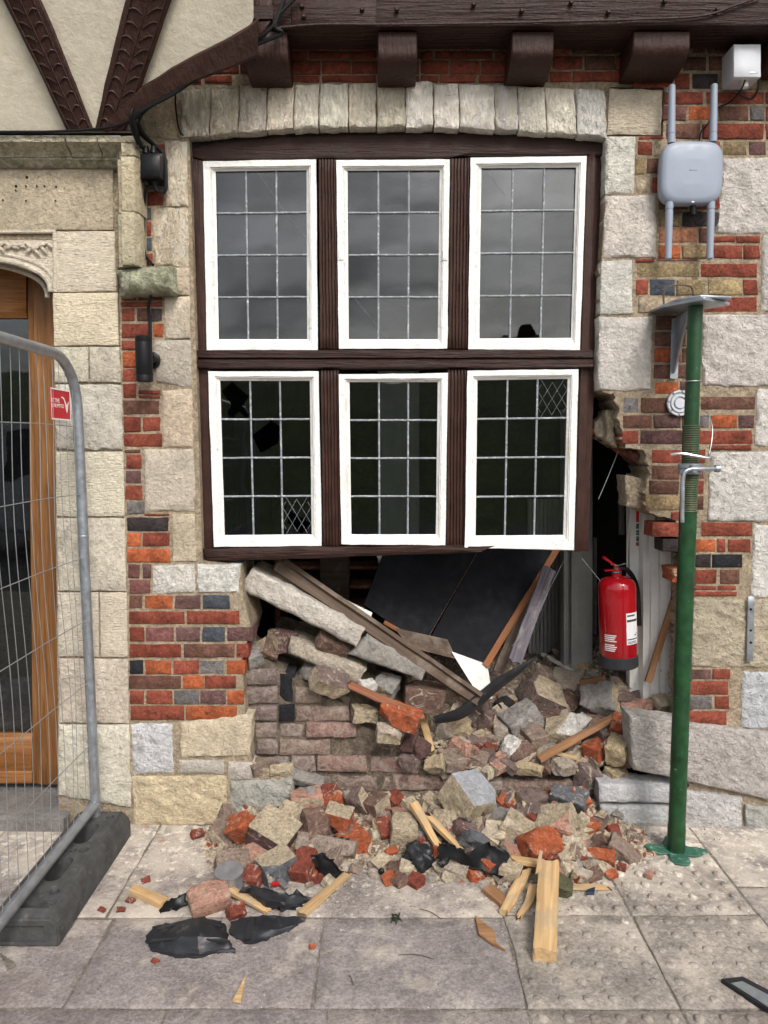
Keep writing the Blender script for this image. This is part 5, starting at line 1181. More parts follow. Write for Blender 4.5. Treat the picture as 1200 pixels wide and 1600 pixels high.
# perforated brick
pc = hit(512, 1320, .03); rp = Matrix.Rotation(R(-8), 3, 'Z') @ Matrix.Rotation(R(-24), 3, 'X') @ Matrix.Rotation(R(6), 3, 'Y')
pbk = from_bm('perforated_brick', chunk_mesh(.235, .11, .07, 991, 1, .002, 0), M_dbrick, None, pc, rp, (.20, .155, .125), True, 32)
hl = []
for i in range(3):
    for j in range(2): hl.append(lathe('perforation', [(.008, 0), (.008, .002)], pc + rp @ Vector((.025 + i * .026, -.02 + j * .026, .0345)), M_plastic, pbk, None, 10))
for o in hl: o.rotation_euler = (0, 0, 0); o.location = rp.inverted() @ (WP[o.name] - pc)
tag(pbk, 'large dusty brown perforated brick at the right end of the left heap', 'brick', 'rubble from the collapsed wall')
chunk(468, 1211, 84, 24, 'grey', 'thin grey concrete strip sloping off the low stone onto the rubble', 'stone', ang=-22, mort=0, dep=1.1, lift=.05, name='concrete_strip', cuts=1)
# --- right heap outside
chunk(733, 1247, 70, 72, 'blue', 'big blue-grey building stone cube with cream mortar side, on top of the heap', 'stone', ang=-14, mort=.5, cuts=3, lift=.03)
chunk(699, 1285, 46, 36, 'white', 'white stone below the blue-grey cube', 'stone', ang=10)
chunk(720, 1297, 36, 40, 'purple', 'dark red brick corner between white stone and slate piece', mort=0)
chunk(739, 1316, 42, 44, 'slate', 'flat slate-grey slab leaning in front of the dark red corner', 'stone', ang=-35, dep=.4, lift=.02)
chunk(630, 1296, 44, 48, 'cream', 'cream mortar-coated brick end below the split pine stake', mort=.7, yaw=5)
chunk(707, 1358, 58, 32, 'pale', 'flat cream stone lying under the black plastic fin', 'stone')
chunk(798, 1362, 38, 42, 'red', 'red brick lump with cream cap left of the long pine stake', mort=.2, cuts=4, top=True)
chunk(764, 1350, 28, 26, 'orange', 'orange brick chip caught in the black plastic scoop', mort=0, lift=.03)
chunk(844, 1322, 70, 50, 'orange', 'big bright orange-red brick behind the top of the long pine stake', mort=.15, cuts=3, ang=-6)
chunk(810, 1299, 60, 46, 'cream', 'cream mortar-faced brick tilted beside the big orange brick', ang=-28, mort=.8)
chunk(872, 1287, 58, 52, 'pink', 'lumpy salmon brick with cream face at the right of the heap', ang=24, mort=.4, cuts=4)
chunk(889, 1246, 60, 36, 'slate', 'half slate-grey half orange brick on the wall ledge', ang=-10, mort=0, lift=.02)
chunk(904, 1249, 28, 34, 'orange', 'orange broken end next to the slate-grey brick', ang=-10, mort=0, lift=.025)
chunk(832, 1270, 54, 26, 'mauve', 'mauve brick with red end poking out of the wall ledge', ang=8, mort=.1)
chunk(916, 1216, 38, 54, 'mauve', 'pinkish mauve brick standing tilted at the end of the ledge', ang=-16, mort=.3, dep=.55, lift=.02)
chunk(922, 1296, 26, 30, 'orange', 'small orange brick chip near the low grey stones', mort=0)
chunk(973, 1332, 56, 36, 'dusty', 'grey-brown wedge stone at the right toe of the heap', 'stone', ang=-30, cuts=3)
chunk(908, 1369, 28, 26, 'pale', 'pale pebble-like stone at the right front of the heap', 'stone', cuts=4)
chunk(972, 1356, 14, 14, 'red', 'tiny red brick chip beyond the grey-brown wedge stone', mort=0)
chunk(785, 1276, 38, 26, 'grey', 'grey stone piece just right of the blue-grey cube', 'stone')
chunk(776, 1302, 34, 36, 'cream', 'cream brick fragment below the grey stone piece', mort=.6)
chunk(905, 1290, 24, 46, 'cream', 'upright cream mortar flake beside the salmon brick', 'mortar', ang=-8, dep=.4)
chunk(880, 1386, 30, 36, 'moss', 'mossy green stone beside the long pine stake', 'stone', cuts=4)
chunk(653, 1302, 34, 26, 'grey', 'grey brick end under the cream mortar-coated brick', mort=0)
chunk(640, 1263, 24, 30, 'pink', 'small pale brick fragment left of the split pine stake', mort=.3)
chunk(600, 1290, 44, 20, 'yellow', 'yellow mortar lump between the two outside heaps', 'mortar')
chunk(760, 1318, 26, 22, 'dusty', 'dusty brick piece right of the slate-grey slab', mort=.3)
chunk(852, 1300, 20, 20, 'brown', 'small brown fragment above the big orange brick', mort=0)
chunk(940, 1310, 26, 20, 'dusty', 'small dusty stone left of the grey-brown wedge', 'stone')
chunk(866, 1366, 26, 22, 'pink', 'pinkish splintered fragment right of the long pine stake', mort=.2)
chunk(745, 1362, 20, 16, 'yellow', 'small yellow-brown pebble under the black plastic scoop', 'stone', cuts=4)
chunk(1014, 1367, 12, 16, 'pink', 'little orange and cream chip on the tactile paving near the prop foot', mort=.4)
chunk(488, 1480, 12, 9, 'orange', 'tiny orange chip near the right black plastic piece', mort=0)
for x, y, l in [(160, 1422, 'nearest the rubber fence foot'), (189, 1422, 'second from the rubber fence foot'), (204, 1408, 'just left of the pine block'), (228, 1376, 'behind the pine block'), (243, 1502, 'in front of the big curved bumper piece')]:
    chunk(x, y, 15, 10, 'red', 'tiny red brick chip on the paving ' + l, mort=0, group='tiny red brick chips by the fence foot')
# --- bricks loose on the broken steps
chunk(515, 1066, 66, 40, 'mauve', 'loose brick with pale end balanced on the broken steps', ang=-28, mort=.3, Y=.03, name='broken_brick')
chunk(625, 1118, 70, 38, 'orange', 'orange-red brick under the red-brown lath', ang=-16, mort=.15, Y=.0)
chunk(607, 1146, 42, 30, 'pale', 'small red and white brick end on the steps below the lath', ang=0, mort=.6, Y=-.02, yaw=8)
chunk(604, 1072, 38, 40, 'grey', 'dark grey stone in the shadow under the wedge slab', 'stone', Y=.14)
chunk(661, 1088, 68, 52, 'brown', 'pair of brown bricks still mortared together behind the pine offcut', mort=.1, Y=.16, yaw=4, pitch=2, cuts=1)
chunk(574, 1072, 28, 22, 'white', 'small white shard between slab and dark stone', 'stone', Y=.06)
chunk(520, 1006, 58, 30, 'brown', 'dark brown brick caught beneath the pale sill stone', ang=-24, mort=.1, Y=.13)
chunk(441, 1000, 40, 40, 'purple', 'dark brick beneath the left end of the pale sill stone', mort=.2, Y=.16)
chunk(417, 1016, 32, 34, 'brown', 'shaded brown brick beside the torn edge of the pier', ang=-40, mort=.1, Y=.12)
chunk(395, 1026, 28, 34, 'grey', 'grey brick end on top of the torn pier edge', mort=.3, Y=.09)
chunk(486, 1046, 36, 28, 'grey', 'grey stone lump behind the loose balanced brick', 'stone', Y=.16)
chunk(569, 1114, 44, 30, 'dusty', 'dusty mortar lump on the step under the lath', 'mortar', Y=.07)
chunk(658, 1168, 26, 28, 'purple', 'dark purple rough stone left of the pine offcut', 'stone', Y=.06, cuts=4)
chunk(640, 1158, 22, 32, 'purple', 'smaller dark purple stone beside the small red and white brick', 'stone', Y=.07, cuts=4)
chunk(640, 1190, 30, 26, 'mauve', 'mauve brick corner on the step below the purple stones', mort=.3, Y=.05)
chunk(680, 1194, 34, 28, 'yellow', 'yellowish mortar lump at the foot of the pine offcut', 'mortar', Y=.05)
chunk(408, 1196, 40, 24, 'dusty', 'dusty mortar piece on the ledge left of the concrete strip', 'mortar', Y=.03)
chunk(440, 1204, 40, 18, 'yellow', 'sandy mortar left on top of the low base stone', 'mortar', Y=.03)
# --- rubble inside the breach
IN = [
    (846, 1090, 64, 58, 'mauve', 'large brown brick with cream mortar rim, topmost in the middle of the inner heap', 'brick', -28, .5, .03), (852, 1060, 44, 36, 'dusty', 'dusty brick behind the large cream-rimmed brick', 'brick', -30, .4, .04),
    (814, 1125, 62, 46, 'grey', 'smooth grey-brown brick lying tilted at the front of the inner heap', 'brick', 24, .05, .02), (836, 1155, 36, 40, 'dusty', 'angular dusty brick piece below the smooth grey-brown brick', 'brick', 8, .2, 0),
    (892, 1099, 34, 36, 'brown', 'reddish brown brick lump right of the large cream-rimmed brick', 'brick', 15, .1, 0), (885, 1070, 52, 44, 'pale', 'broad cream stone under the short brown board', 'stone', 0, .5, .01),
    (938, 1096, 58, 52, 'grey', 'rounded grey stone with broken rim in the inner heap', 'stone', 20, .2, .02), (972, 1076, 46, 36, 'dusty', 'brown-grey stone near the extinguisher base', 'stone', -12, .1, .01),
    (981, 1092, 40, 32, 'mauve', 'mauve-grey fragment right of the rounded grey stone', 'brick', 0, .1, 0), (1010, 1078, 38, 30, 'pale', 'pale brick end by the foot of the white door frame', 'brick', 0, .5, 0),
    (996, 1105, 52, 24, 'pink', 'pinkish fragment lying on the big grey base stone', 'brick', 8, .3, 0), (1034, 1100, 26, 28, 'cream', 'rounded cream stone on the end of the big base stone', 'stone', 0, 0, 0),
    (880, 1142, 52, 44, 'white', 'white-plastered brick behind the sloping brown batten', 'brick', 26, .7, .02), (910, 1128, 40, 24, 'white', 'white stone flake above the sloping brown batten', 'stone', 12, 0, .03),
    (968, 1136, 30, 36, 'orange', 'orange brick end left of the big grey base stone', 'brick', 0, .1, .01), (946, 1146, 32, 32, 'mauve', 'mauve fragment under the sloping brown batten', 'brick', 0, .1, 0),
    (934, 1173, 42, 36, 'orange', 'orange fragment below the sloping brown batten', 'brick', 10, .3, 0), (966, 1172, 34, 48, 'yellow', 'yellow stone beside the big grey base stone', 'stone', 0, 0, 0),
    (871, 1114, 26, 22, 'brown', 'small brown brick chip right of the smooth grey-brown brick', 'brick', -30, .1, .02), (796, 1168, 34, 30, 'white', 'whitish mortar rock at the front of the inner heap', 'mortar', 0, 0, .01),
    (782, 1142, 24, 30, 'pale', 'pale upright brick end left of the smooth grey-brown brick', 'brick', -8, .3, .01), (766, 1128, 32, 34, 'mauve', 'mauve slab left of the pale upright brick end', 'brick', -10, .1, 0),
    (718, 1140, 38, 30, 'yellow', 'sandy yellow stone right of the pine offcut', 'stone', 10, 0, 0), (718, 1168, 36, 24, 'pink', 'tan brick flake below the sandy yellow stone', 'brick', -25, .1, 0),
    (786, 1102, 28, 22, 'black', 'black and white speckled lump under the bent black strip', 'mortar', 0, .4, .0), (766, 1068, 26, 30, 'mauve', 'small mauve brick beside the white board corner', 'brick', -20, .1, .02),
    (812, 1096, 34, 26, 'brown', 'brown fragment with red patch left of the large cream-rimmed brick', 'brick', 0, .1, 0), (742, 1110, 34, 26, 'brown', 'shaded brown brick under the bent black strip', 'brick', 0, .1, 0),
    (858, 992, 30, 28, 'brown', 'dim brown brick deep in the breach behind the ridged plank', 'brick', 0, .1, .0), (842, 1010, 28, 22, 'dusty', 'dim dusty fragment behind the ridged plank, near the floor', 'brick', 0, .2, 0),
    (880, 1020, 34, 22, 'dusty', 'shaded flat stone above the pale strip', 'stone', 0, .1, 0), (904, 1040, 36, 20, 'yellow', 'shaded yellow-brown stone above the short brown board', 'stone', 0, .1, 0),
    (922, 1062, 28, 24, 'grey', 'grey fragment at the end of the short brown board', 'stone', 0, .1, 0), (862, 1035, 24, 20, 'dusty', 'dusty fragment under the left end of the pale strip', 'brick', 0, .2, 0),
    (900, 1180, 40, 22, 'cream', 'cream mortar lump under the thin splintered batten', 'mortar', 0, 0, 0), (744, 1186, 40, 26, 'dusty', 'dusty brown mortar lump at the broken wall top', 'mortar', 0, 0, 0),
    (768, 1204, 36, 20, 'cream', 'cream mortar lump right of the dusty brown one', 'mortar', 0, 0, 0), (820, 1200, 64, 20, 'yellow', 'long sandy mortar bed on top of the wall ledge', 'mortar', 0, 0, 0),
    (880, 1198, 40, 26, 'pale', 'pale mortar flakes left of the standing mauve brick', 'mortar', 0, 0, 0), (962, 1208, 40, 24, 'yellow', 'crumbly yellow mortar on the low grey stone', 'mortar', 0, 0, .02),
    (700, 1204, 30, 18, 'cream', 'small cream lump on the broken wall top', 'mortar', 0, 0, 0), (858, 1170, 24, 18, 'grey', 'grey fragment at the lower end of the sloping brown batten', 'stone', 0, 0, 0)]
for px, py, w, h, c, l, k, a, mo, li in IN: chunk(px, py, w, h, c, l, k, a, mort=mo, lift=li, cuts=3 if k == 'stone' else 2)
# --- small fragments among the rubble, told apart by colour and by what they lie beside
fr = random.Random(11)
LM_ = [(733, 1247, 'blue-grey stone cube'), (844, 1322, 'big orange brick'), (858, 1400, 'long pine stake'), (655, 1346, 'black rubber lump'), (973, 1332, 'grey-brown wedge stone'), (630, 1296, 'cream mortar-coated brick'), (739, 1330, 'slate-grey slab'),
       (872, 1287, 'lumpy salmon brick'), (910, 1148, 'sloping brown batten'), (814, 1125, 'smooth grey-brown brick'), (938, 1096, 'rounded grey stone'), (846, 1085, 'cream-rimmed brick'), (672, 1150, 'pale pine offcut'), (745, 1100, 'bent black strip'),
       (984, 1160, 'big grey base stone'), (428, 1303, 'cream-topped brick'), (361, 1378, 'shiny can'), (512, 1318, 'perforated brick'), (476, 1356, 'rounded dark red lump'), (327, 1406, 'pinkish orange brick'), (510, 1400, 'long pine splinter'), (680, 1285, 'split pine stake'), (468, 1211, 'thin concrete strip'), (820, 1230, 'wall ledge'), (918, 1216, 'standing mauve brick')]
NMC = dict(dusty='dusty brown', cream='cream', pale='pale', red='red', mauve='mauve', yellow='yellowish', grey='grey', orange='orange', brown='brown', pink='pink')
seen_l = {}
def small(px, py, s, col, kind, zone):
    lx, ly, ln = min(LM_, key=lambda l: (l[0] - px) ** 2 + 1.6 * (l[1] - py) ** 2)
    side = ('left' if px < lx else 'right') if abs(px - lx) > abs(py - ly) else None
    rel = f'just {side} of the {ln}' if side else (f'behind the {ln}' if py < ly else f'in front of the {ln}')
    sz = 'tiny' if s < 12 else 'small' if s < 16 else 'fist-sized' if s < 22 else 'larger' if s < 29 else 'big'
    l = f'{sz} {NMC[col]} {kind} fragment {rel}'
    seen_l[l] = seen_l.get(l, 0) + 1
    if seen_l[l] > 1: return                       # one of each is enough
    chunk(px, py, s * fr.uniform(1.0, 1.8), s, col, l, kind, fr.uniform(-35, 35), mort=.16, cuts=1 if kind == 'brick' else 3, dep=fr.uniform(.7, 1.3), group='small fragments ' + zone, name='rubble_fragment', cat='fragment')
for i in range(44): small(fr.uniform(590, 940), fr.uniform(1244, 1340), fr.uniform(21, 30), fr.choice(['dusty', 'cream', 'red', 'mauve', 'orange', 'pink', 'brown', 'mauve']), fr.choice(['brick', 'brick', 'stone']), 'on the outside heap')
for i in range(16): small(fr.uniform(350, 590), fr.uniform(1245, 1345), fr.uniform(22, 34), fr.choice(['dusty', 'cream', 'red', 'orange', 'pink', 'mauve']), 'brick', 'on the left heap')
for i in range(26): small(fr.uniform(690, 1000), fr.uniform(1075, 1190), fr.uniform(20, 29), fr.choice(['dusty', 'mauve', 'pale', 'mauve', 'grey', 'brown', 'pink']), fr.choice(['brick', 'brick', 'stone']), 'inside the breach')
for i in range(96): small(fr.uniform(690, 1010), fr.uniform(1080, 1205), fr.uniform(13, 22), fr.choice(['dusty', 'cream', 'pale', 'red', 'mauve', 'mauve', 'dusty', 'brown', 'pink']), fr.choice(['brick', 'brick', 'mortar', 'stone']), 'inside the breach')
for i in range(100): small(fr.uniform(590, 965), fr.uniform(1258, 1378), fr.uniform(13, 22), fr.choice(['dusty', 'cream', 'pink', 'red', 'mauve', 'brown', 'grey', 'orange', 'cream', 'pink', 'red']), fr.choice(['brick', 'brick', 'mortar', 'stone']), 'on the outside heap')
for i in range(44): small(fr.uniform(345, 590), fr.uniform(1240, 1392), fr.uniform(10, 17), fr.choice(['dusty', 'cream', 'pale', 'red', 'pink', 'orange']), fr.choice(['brick', 'mortar']), 'on the left heap')

# --- crumbs, too many to count
def crumbs(name, n, mat, sampler, s0, s1, label, seed):
    r = random.Random(seed); V, Fc = [], []
    for _ in range(n):
        x, y, z = sampler(r); s = s0 + (s1 - s0) * r.random() ** 3; b = len(V); a = r.uniform(0, 6.3); e = r.uniform(.6, 1.4); f = r.uniform(.5, 1)
        ring = [(math.cos(a + k * 1.5708 + r.uniform(-.35, .35)) * s * (e if k % 2 else 1) * .5, math.sin(a + k * 1.5708 + r.uniform(-.35, .35)) * s * (e if k % 2 else 1) * .5) for k in range(4)]
        for zz, sc in ((-.2, 1.0), (.45, .72)):
            for (u, v) in ring: V.append((x + u * sc, y + v * sc + 0, z + s * f * zz + r.uniform(-.06, .06) * s))
        Fc += [(b + 4, b + 5, b + 6, b + 7)] + [(b + k, b + (k + 1) % 4, b + 4 + (k + 1) % 4, b + 4 + k) for k in range(4)]
    return tag(mesh(name, V, Fc, mat, smooth=False), label, 'rubble', kind='stuff')
def s_out(r):
    x = r.uniform(pxX(330), pxX(1000)); f = lerp_tab(YFR, x); y = r.uniform(f - .10 * r.random(), .06); return x, y, max(0, H(x, y))
def s_in(r):
    x = r.uniform(pxX(640), pxX(1060)); y = .09 + .8 * r.random() ** 1.4; return x, y, H(x, y)
def s_pave(r):
    x = r.gauss(.05, .5); f = lerp_tab(YFR, x); y = min(.02, f + .10 - abs(r.gauss(0, .17))); return x, y, 0.001
def s_ledge(r):
    x = r.uniform(pxX(690), pxX(985)); y = r.uniform(.0, .28); return x, max(y, .08), H(x, max(y, .08)) + .002
tag(crumbs('mortar_crumbs', 8500, M_crumb, s_out, .003, .030, 'cream mortar crumbs strewn over the outside heap', 1))
crumbs('mortar_crumbs', 5000, M_crumb, s_in, .004, .032, 'cream mortar crumbs strewn over the inner heap', 2)
crumbs('mortar_crumbs', 7500, M_crumb, s_pave, .0012, .008, 'fine mortar grit scattered across the paving', 3)
crumbs('mortar_crumbs', 1600, M_crumb, s_ledge, .004, .018, 'sandy mortar crumbs on the broken wall ledge', 7)
crumbs('brick_crumbs', 1000, M_crumb_red, s_out, .003, .028, 'red brick crumbs strewn over the outside heap', 4)
crumbs('brick_crumbs', 500, M_crumb_red, s_in, .004, .018, 'red brick crumbs strewn over the inner heap', 5)
crumbs('brick_crumbs', 160, M_crumb_red, s_pave, .002, .009, 'red brick grit scattered across the paving', 8)
crumbs('stone_crumbs', 1800, M_crumb_grey, s_in, .004, .030, 'grey-brown stone crumbs over the inner heap', 6)
crumbs('stone_crumbs', 900, M_crumb_grey, s_out, .003, .02, 'grey-brown stone crumbs over the outside heap', 9)

# --- timber in the rubble
def plank(a, b, w, h, m, label, la=0.0, lb=0.0, taper=1.0, ends=.008, up=(0, 0, 1), name='timber_offcut', rough=.0015):
    """Between two photo points, resting on the heap (lifted by la / lb)."""
    return tag(bar(name, hit(*a, la), hit(*b, lb), w, h, m, None, up=up, ends=ends, taper=taper, rough=rough), label, 'timber')
plank((858, 1352), (851, 1494), .072, .046, M_pine, 'long clean pine stake lying on the paving, its top on the heap', .075, .026, ends=.012, rough=.001)
plank((656, 1108), (674, 1176), .034, .024, M_pine, 'pale pine offcut leaning on the broken steps', .09, .05, taper=.9)
plank((646, 1256), (688, 1328), .038, .020, M_pine, 'split pine stake with two prongs above the black rubber lump, left prong', .11, .04, ends=.02, taper=.7)
plank((668, 1276), (722, 1330), .034, .022, M_pine, 'right prong of the split pine stake above the black plastic fin', .07, .05, ends=.02, taper=.6)
plank((822, 1362), (788, 1424), .045, .020, M_pine, 'short splintered pine piece left of the long stake', .03, .015, ends=.03, taper=.7, rough=.004)
plank((836, 1388), (812, 1432), .035, .014, M_pine, 'ragged pine splinter tucked beside the long stake', .03, .012, ends=.03, taper=.5, rough=.004)
plank((800, 1342), (862, 1352), .036, .016, M_pine, 'cream pine sliver lying across the big orange brick', .06, .05, ends=.02)
plank((846, 1330), (839, 1366), .012, .006, M_pine, 'thin upright pine splinter at the top of the long stake', .12, .08, ends=.004)
plank((762, 1388), (790, 1412), .05, .02, M_oldwood, 'grey weathered timber end left of the ragged splinters', .015, .01, ends=.01)
plank((472, 1428), (544, 1364), .034, .018, M_pine, 'long pine splinter right of the crumpled dark plastic', .012, .02, ends=.02, taper=.8)
plank((352, 1386), (420, 1424), .034, .016, M_pine, 'pine splinter between the pink brick and crumpled dark plastic', .03, .012, ends=.02, taper=.7)
plank((208, 1390), (258, 1412), .036, .026, M_pine, 'short pine block with nail holes near the fence foot', .014, .014, ends=.004)
plank((868, 1070), (944, 1060), .040, .024, M_oldwood, 'short brown board on top of the inner heap', .05, .06, ends=.004)
plank((842, 1186), (968, 1116), .036, .022, M_oldwood, 'sloping brown batten across the inner heap', .06, .07, ends=.004)
plank((858, 1174), (902, 1184), .022, .012, M_pine, 'thin splintered batten below the sloping brown batten', .05, .04, ends=.01)
plank((848, 1022), (906, 1056), .022, .014, M_offwhite, 'pale painted strip lying at the back of the inner heap', .04, .05, ends=.004)
plank((888, 1386), (950, 1386), .03, .008, M_pine, 'flat cream wood sliver at the right front of the outside heap', .012, .008, ends=.02)
def sliver(pts, h, m, label, name='wood_chip', cat='wood chip'):
    return tag(prism(name, [G(x, y, .003) for x, y in pts], (0, 0, h), m, bevel=.001), label, cat)
sliver([(384, 1526), (376, 1568), (363, 1566)], .006, M_pine, 'small triangular pine chip on the flagstones at bottom')
sliver([(742, 1434), (772, 1458), (776, 1478), (790, 1488), (770, 1478), (748, 1462)], .010, M_oldwood, 'tan leaf-shaped wood chip left of the long pine stake')
sliver([(1126, 1536), (1160, 1532), (1206, 1556), (1230, 1600), (1180, 1572)], .014, M_bumper, 'black and silver trim strip at the bottom right corner', 'car_trim', 'trim')
mesh('silver_face', [G(1142, 1536, .018), G(1160, 1533, .018), G(1206, 1557, .018), G(1216, 1584, .018), G(1180, 1560, .018)], [(0, 1, 2, 3, 4)], M_steel, bpy.data.objects['car_trim'], smooth=False)
sliver([(953, 1300), (972, 1306), (968, 1314), (954, 1306)], .008, M_white, 'white plastic shard right of the outside heap', 'plastic_shard', 'plastic scrap')
sliver([(918, 1394), (930, 1390), (928, 1400), (916, 1400)], .012, M_blue, 'dark blue scrap beside the cream wood sliver', 'plastic_shard', 'plastic scrap')

# --- car plastic
def shell(name, grid, label, mat=None, th=.004, crease=.004, cat='car part'):
    """Curved thin shell through rows of (px, py, z) points on the paving, given a thickness."""
    rows = [[G(x, y, z) for x, y, z in row] for row in grid]; K = 5
    lin = lambda pts, k: [pts[i].lerp(pts[i + 1], j / k) for i in range(len(pts) - 1) for j in range(k)] + [pts[-1]]
    fin = [lin(r, K) for r in rows]; cols = list(zip(*fin)); sm = [smooth_path(list(c), K) for c in cols]
    nv, nu = len(sm[0]), len(sm); V, Fc = [], []
    s = nseed()
    for i, c in enumerate(sm):
        for j, p in enumerate(c):
            e = 3.2 if i in (0, nu - 1) or j in (0, nv - 1) else 1.0      # torn edges
            V.append(p + Vector((nz(p, 30 * e, s) * e, nz(p, 30 * e, s + 3) * e, nz(p, 25, s + 5))) * crease + Vector((0, 0, .0022 if (j // 2) % 3 == 0 else 0)))
    n = len(V); V += [p - Vector((0, 0, th)) for p in V]
    for i in range(nu - 1):
        for j in range(nv - 1):
            a = i * nv + j; Fc += [(a, a + nv, a + nv + 1, a + 1), (n + a, n + a + 1, n + a + nv + 1, n + a + nv)]
    bd = [j for j in range(nv)] + [i * nv + nv - 1 for i in range(1, nu)] + [(nu - 1) * nv + j for j in range(nv - 2, -1, -1)] + [i * nv for i in range(nu - 2, 0, -1)]
    for k in range(len(bd)): a, b = bd[k], bd[(k + 1) % len(bd)]; Fc.append((a, b, n + b, n + a))
    return tag(mesh(name, V, Fc, mat or M_bumper, angle=24), label, cat, 'broken car plastic')
bp = shell('bumper_piece', [[(240, 1448, .02), (275, 1440, .045), (312, 1432, .06), (345, 1440, .035), (352, 1448, .02)], [(228, 1466, .012), (268, 1462, .045), (310, 1458, .06), (345, 1464, .04), (358, 1468, .02)], [(232, 1478, .008), (268, 1484, .018), (310, 1486, .022), (350, 1480, .014), (364, 1480, .012)], [(240, 1486, .004), (270, 1494, .004), (312, 1496, .004), (335, 1488, .004), (366, 1488, .004)]], 'big curved black car bumper piece lying at the front left of the heap')
shell('bumper_piece', [[(362, 1440, .02), (395, 1432, .03), (430, 1430, .03), (478, 1436, .012)], [(358, 1456, .012), (395, 1452, .026), (430, 1450, .022), (470, 1442, .01)], [(376, 1470, .004), (395, 1474, .008), (430, 1462, .004), (456, 1452, .004)]], 'flat black bumper piece with raised rib beside the big curved one')
shell('bumper_piece', [[(386, 1388, .05), (420, 1386, .06), (450, 1396, .05), (482, 1402, .02)], [(384, 1396, .03), (410, 1402, .05), (445, 1412, .035), (475, 1412, .01)], [(396, 1406, .02), (415, 1418, .01), (440, 1420, .008), (470, 1418, .004)]], 'crumpled dark plastic sheet in the middle of the left heap', crease=.012)
shell('bumper_piece', [[(252, 1412, .012), (272, 1404, .03), (292, 1396, .04)], [(250, 1426, .004), (274, 1420, .012), (292, 1412, .012)]], 'small jagged black bracket right of the pine block', M_plastic)
shell('bumper_piece', [[(486, 1336, .09), (505, 1334, .10), (525, 1350, .07), (536, 1362, .03)], [(496, 1354, .05), (510, 1352, .06), (522, 1362, .04), (530, 1368, .02)], [(500, 1374, .01), (512, 1376, .01), (522, 1376, .01), (530, 1372, .008)]], 'torn black plastic cap leaning at the right of the left heap', M_plastic, crease=.008)
shell('bumper_piece', [[(684, 1318, .10), (705, 1320, .11), (730, 1334, .10), (762, 1316, .12), (796, 1334, .09)], [(684, 1338, .07), (708, 1338, .08), (738, 1346, .07), (765, 1340, .07), (790, 1350, .06)], [(690, 1354, .05), (704, 1342, .06), (742, 1356, .04), (770, 1366, .03), (782, 1368, .03)]], 'black plastic fin and scoop in front of the slate-grey slab', M_plastic, crease=.006)
bar('rib', hit(394, 1434, .034), hit(386, 1468, .014), .022, .010, M_bumper, bpy.data.objects['bumper_piece.001'])
for q in ([(246, 1452), (300, 1440), (346, 1448)], [(236, 1470), (300, 1466), (356, 1472)]): tube('ridge', smooth_path([hit(x, y, .0) + Vector((0, 0, .0)) + (G(x, y, .045) - G(x, y, 0)) for x, y in q], 5), .004, M_bumper, bp, 6)
# metal can
cp = hit(361, 1384, .0) + Vector((0, -.02, .018)); cn = thing('metal_can', 'shiny round metal can lying in the left heap', 'can', cp)
lathe('body', [(.050, 0), (.052, .003), (.050, .006), (.050, .052), (.052, .055), (.052, .058), (.049, .058)], cp, M_steel, cn, Matrix.Rotation(R(8), 3, 'X'), 28)
lathe('lid', [(.047, .052), (.047, .0555), (.02, .057)], cp, M_metal, cn, Matrix.Rotation(R(8), 3, 'X'), 28)
# lump of black engine-bay rubber
lp_ = hit(655, 1346, .02); bmx = bmesh.new(); bmesh.ops.create_icosphere(bmx, subdivisions=4, radius=.062)
for v in bmx.verts:
    d = v.co.normalized(); f = 1 + .28 * nz(d, 1.7, 5) + .16 * math.sin(9 * nz(d, 1.1, 8)) + .10 * nz(d, 6, 2); v.co = Vector((d.x * .062 * f, d.y * .05 * f, d.z * .066 * f))
rl = tag(from_bm('rubber_lump', bmx, M_bumper, None, lp_, None, None, True, 60), 'crumpled lump of black rubber in front of the wall foot', 'car part')
tube('flap', smooth_path([lp_ + Vector(v) for v in ((.03, -.03, -.04), (.06, -.05, -.05), (.075, -.06, -.035))]), [.012] * 12 + [.006], M_plastic, rl, 6)
tag(lathe('bolt', [(.006, 0), (.006, .03), (.012, .032), (.012, .042), (.006, .046)], hit(596, 1358, .004), M_plastic, None, Matrix.Rotation(R(70), 3, 'X'), 10), 'dark bolt lying in the sandy dust between the heaps', 'bolt')
tag(lathe('yellow_plug', [(.006, 0), (.007, .006), (.004, .009)], hit(443, 1421, .002), M_yellow, None, None, 10), 'tiny yellow plug next to the crumpled dark plastic', 'plastic scrap')
tag(bar('red_scrap', hit(424, 1382, .02), hit(440, 1380, .02), .012, .01, M_red), 'small red plastic scrap above the crumpled dark plastic', 'plastic scrap')
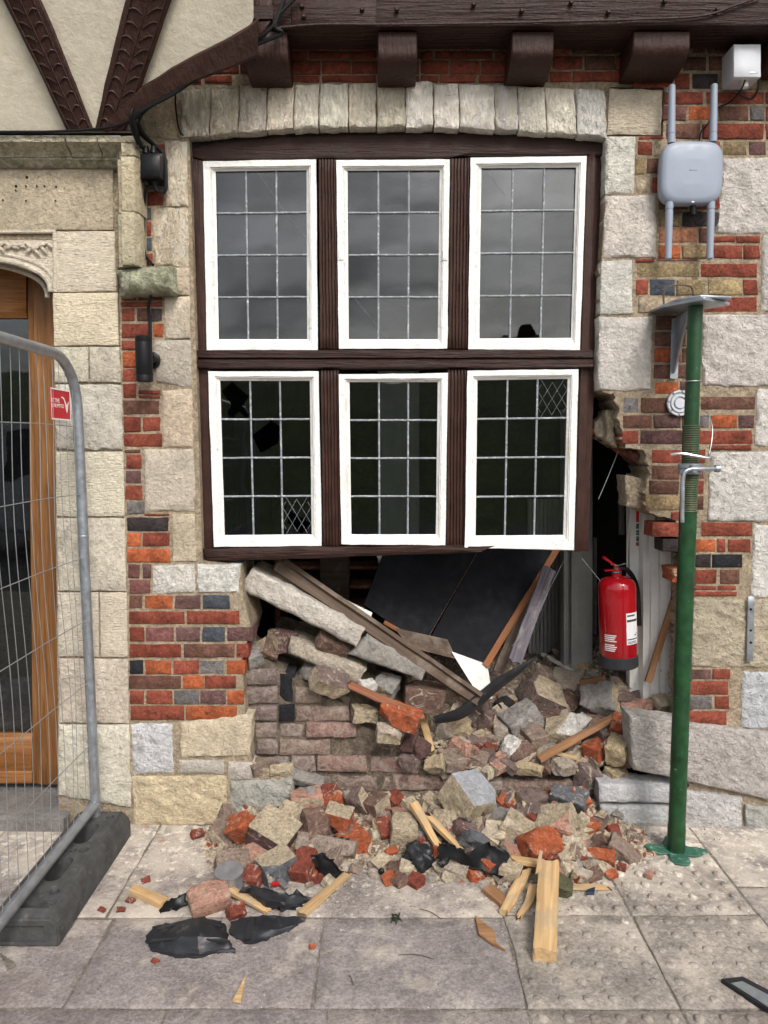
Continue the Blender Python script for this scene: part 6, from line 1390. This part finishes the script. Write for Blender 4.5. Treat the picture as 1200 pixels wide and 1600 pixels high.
tag(bar('silver_scrap', hit(436, 1374, .03), hit(448, 1386, .02), .022, .008, M_metal), 'small silver scrap above the crumpled dark plastic', 'metal scrap')
# --- weeds and twigs on the paving
lst = []
for k in range(9):
    a = fr.uniform(0, 6.28); b = G(618 + fr.uniform(-12, 12), 1438 + fr.uniform(-3, 3)); lst.append(([b, b + Vector((math.cos(a) * .012, math.sin(a) * .012, .008)), b + Vector((math.cos(a) * .028, math.sin(a) * .028, .004))], [.001, .003, .0006]))
tag(tubes('weed', lst, M_leaf, sides=5), 'small green weed in the paving joint at bottom middle', 'weed')
for (x0_, y0_, x1_, y1_, l) in [(622, 1492, 678, 1498, 'thin dark twig on the middle flagstone'), (655, 1420, 690, 1436, 'pale straw on the paving left of the tan wood chip'), (545, 1524, 552, 1540, 'tiny pale straw on the flagstone at bottom middle')]:
    a, b = G(x0_, y0_, .003), G(x1_, y1_, .003); tag(tube('twig', smooth_path([a, (a + b) / 2 + Vector((0, .006, .004)), b]), .0013, M_grime, sides=5), l, 'twig')

# ------------------------------------------------------------------ white van across the road (seen mirrored in the door glass)
vn = thing('van', 'white van parked across the road, mirrored in the oak door glass', 'van', (-6.4, -9, -.1))
vx, vy = -6.4, -9.0
side = [(-2.5, .35), (2.3, .35), (2.5, .6), (2.45, 1.0), (1.75, 1.2), (1.2, 2.0), (.9, 2.15), (-2.4, 2.2), (-2.5, 2.0)]
prism('body', [(vx + a, vy - .95, b - .1) for a, b in side], (0, 1.9, 0), M_van, vn, bevel=.05)
for q in ([(.5, 1.25), (1.6, 1.25), (1.1, 1.95), (.5, 1.95)], [(-1.0, 1.3), (.35, 1.3), (.35, 1.95), (-1.0, 1.95)], [(-2.3, 1.3), (-1.15, 1.3), (-1.15, 1.95), (-2.3, 1.95)]):
    prism('window', [(vx + a, vy + .952, b - .1) for a, b in q], (0, .006, 0), M_darkglass, vn)
for wx in (-1.6, 1.6): lathe('wheel', [(.2, -.1), (.34, -.1), (.34, .1), (.2, .1)], (vx + wx, vy + .88, .24), M_rubber, vn, rx, 24)
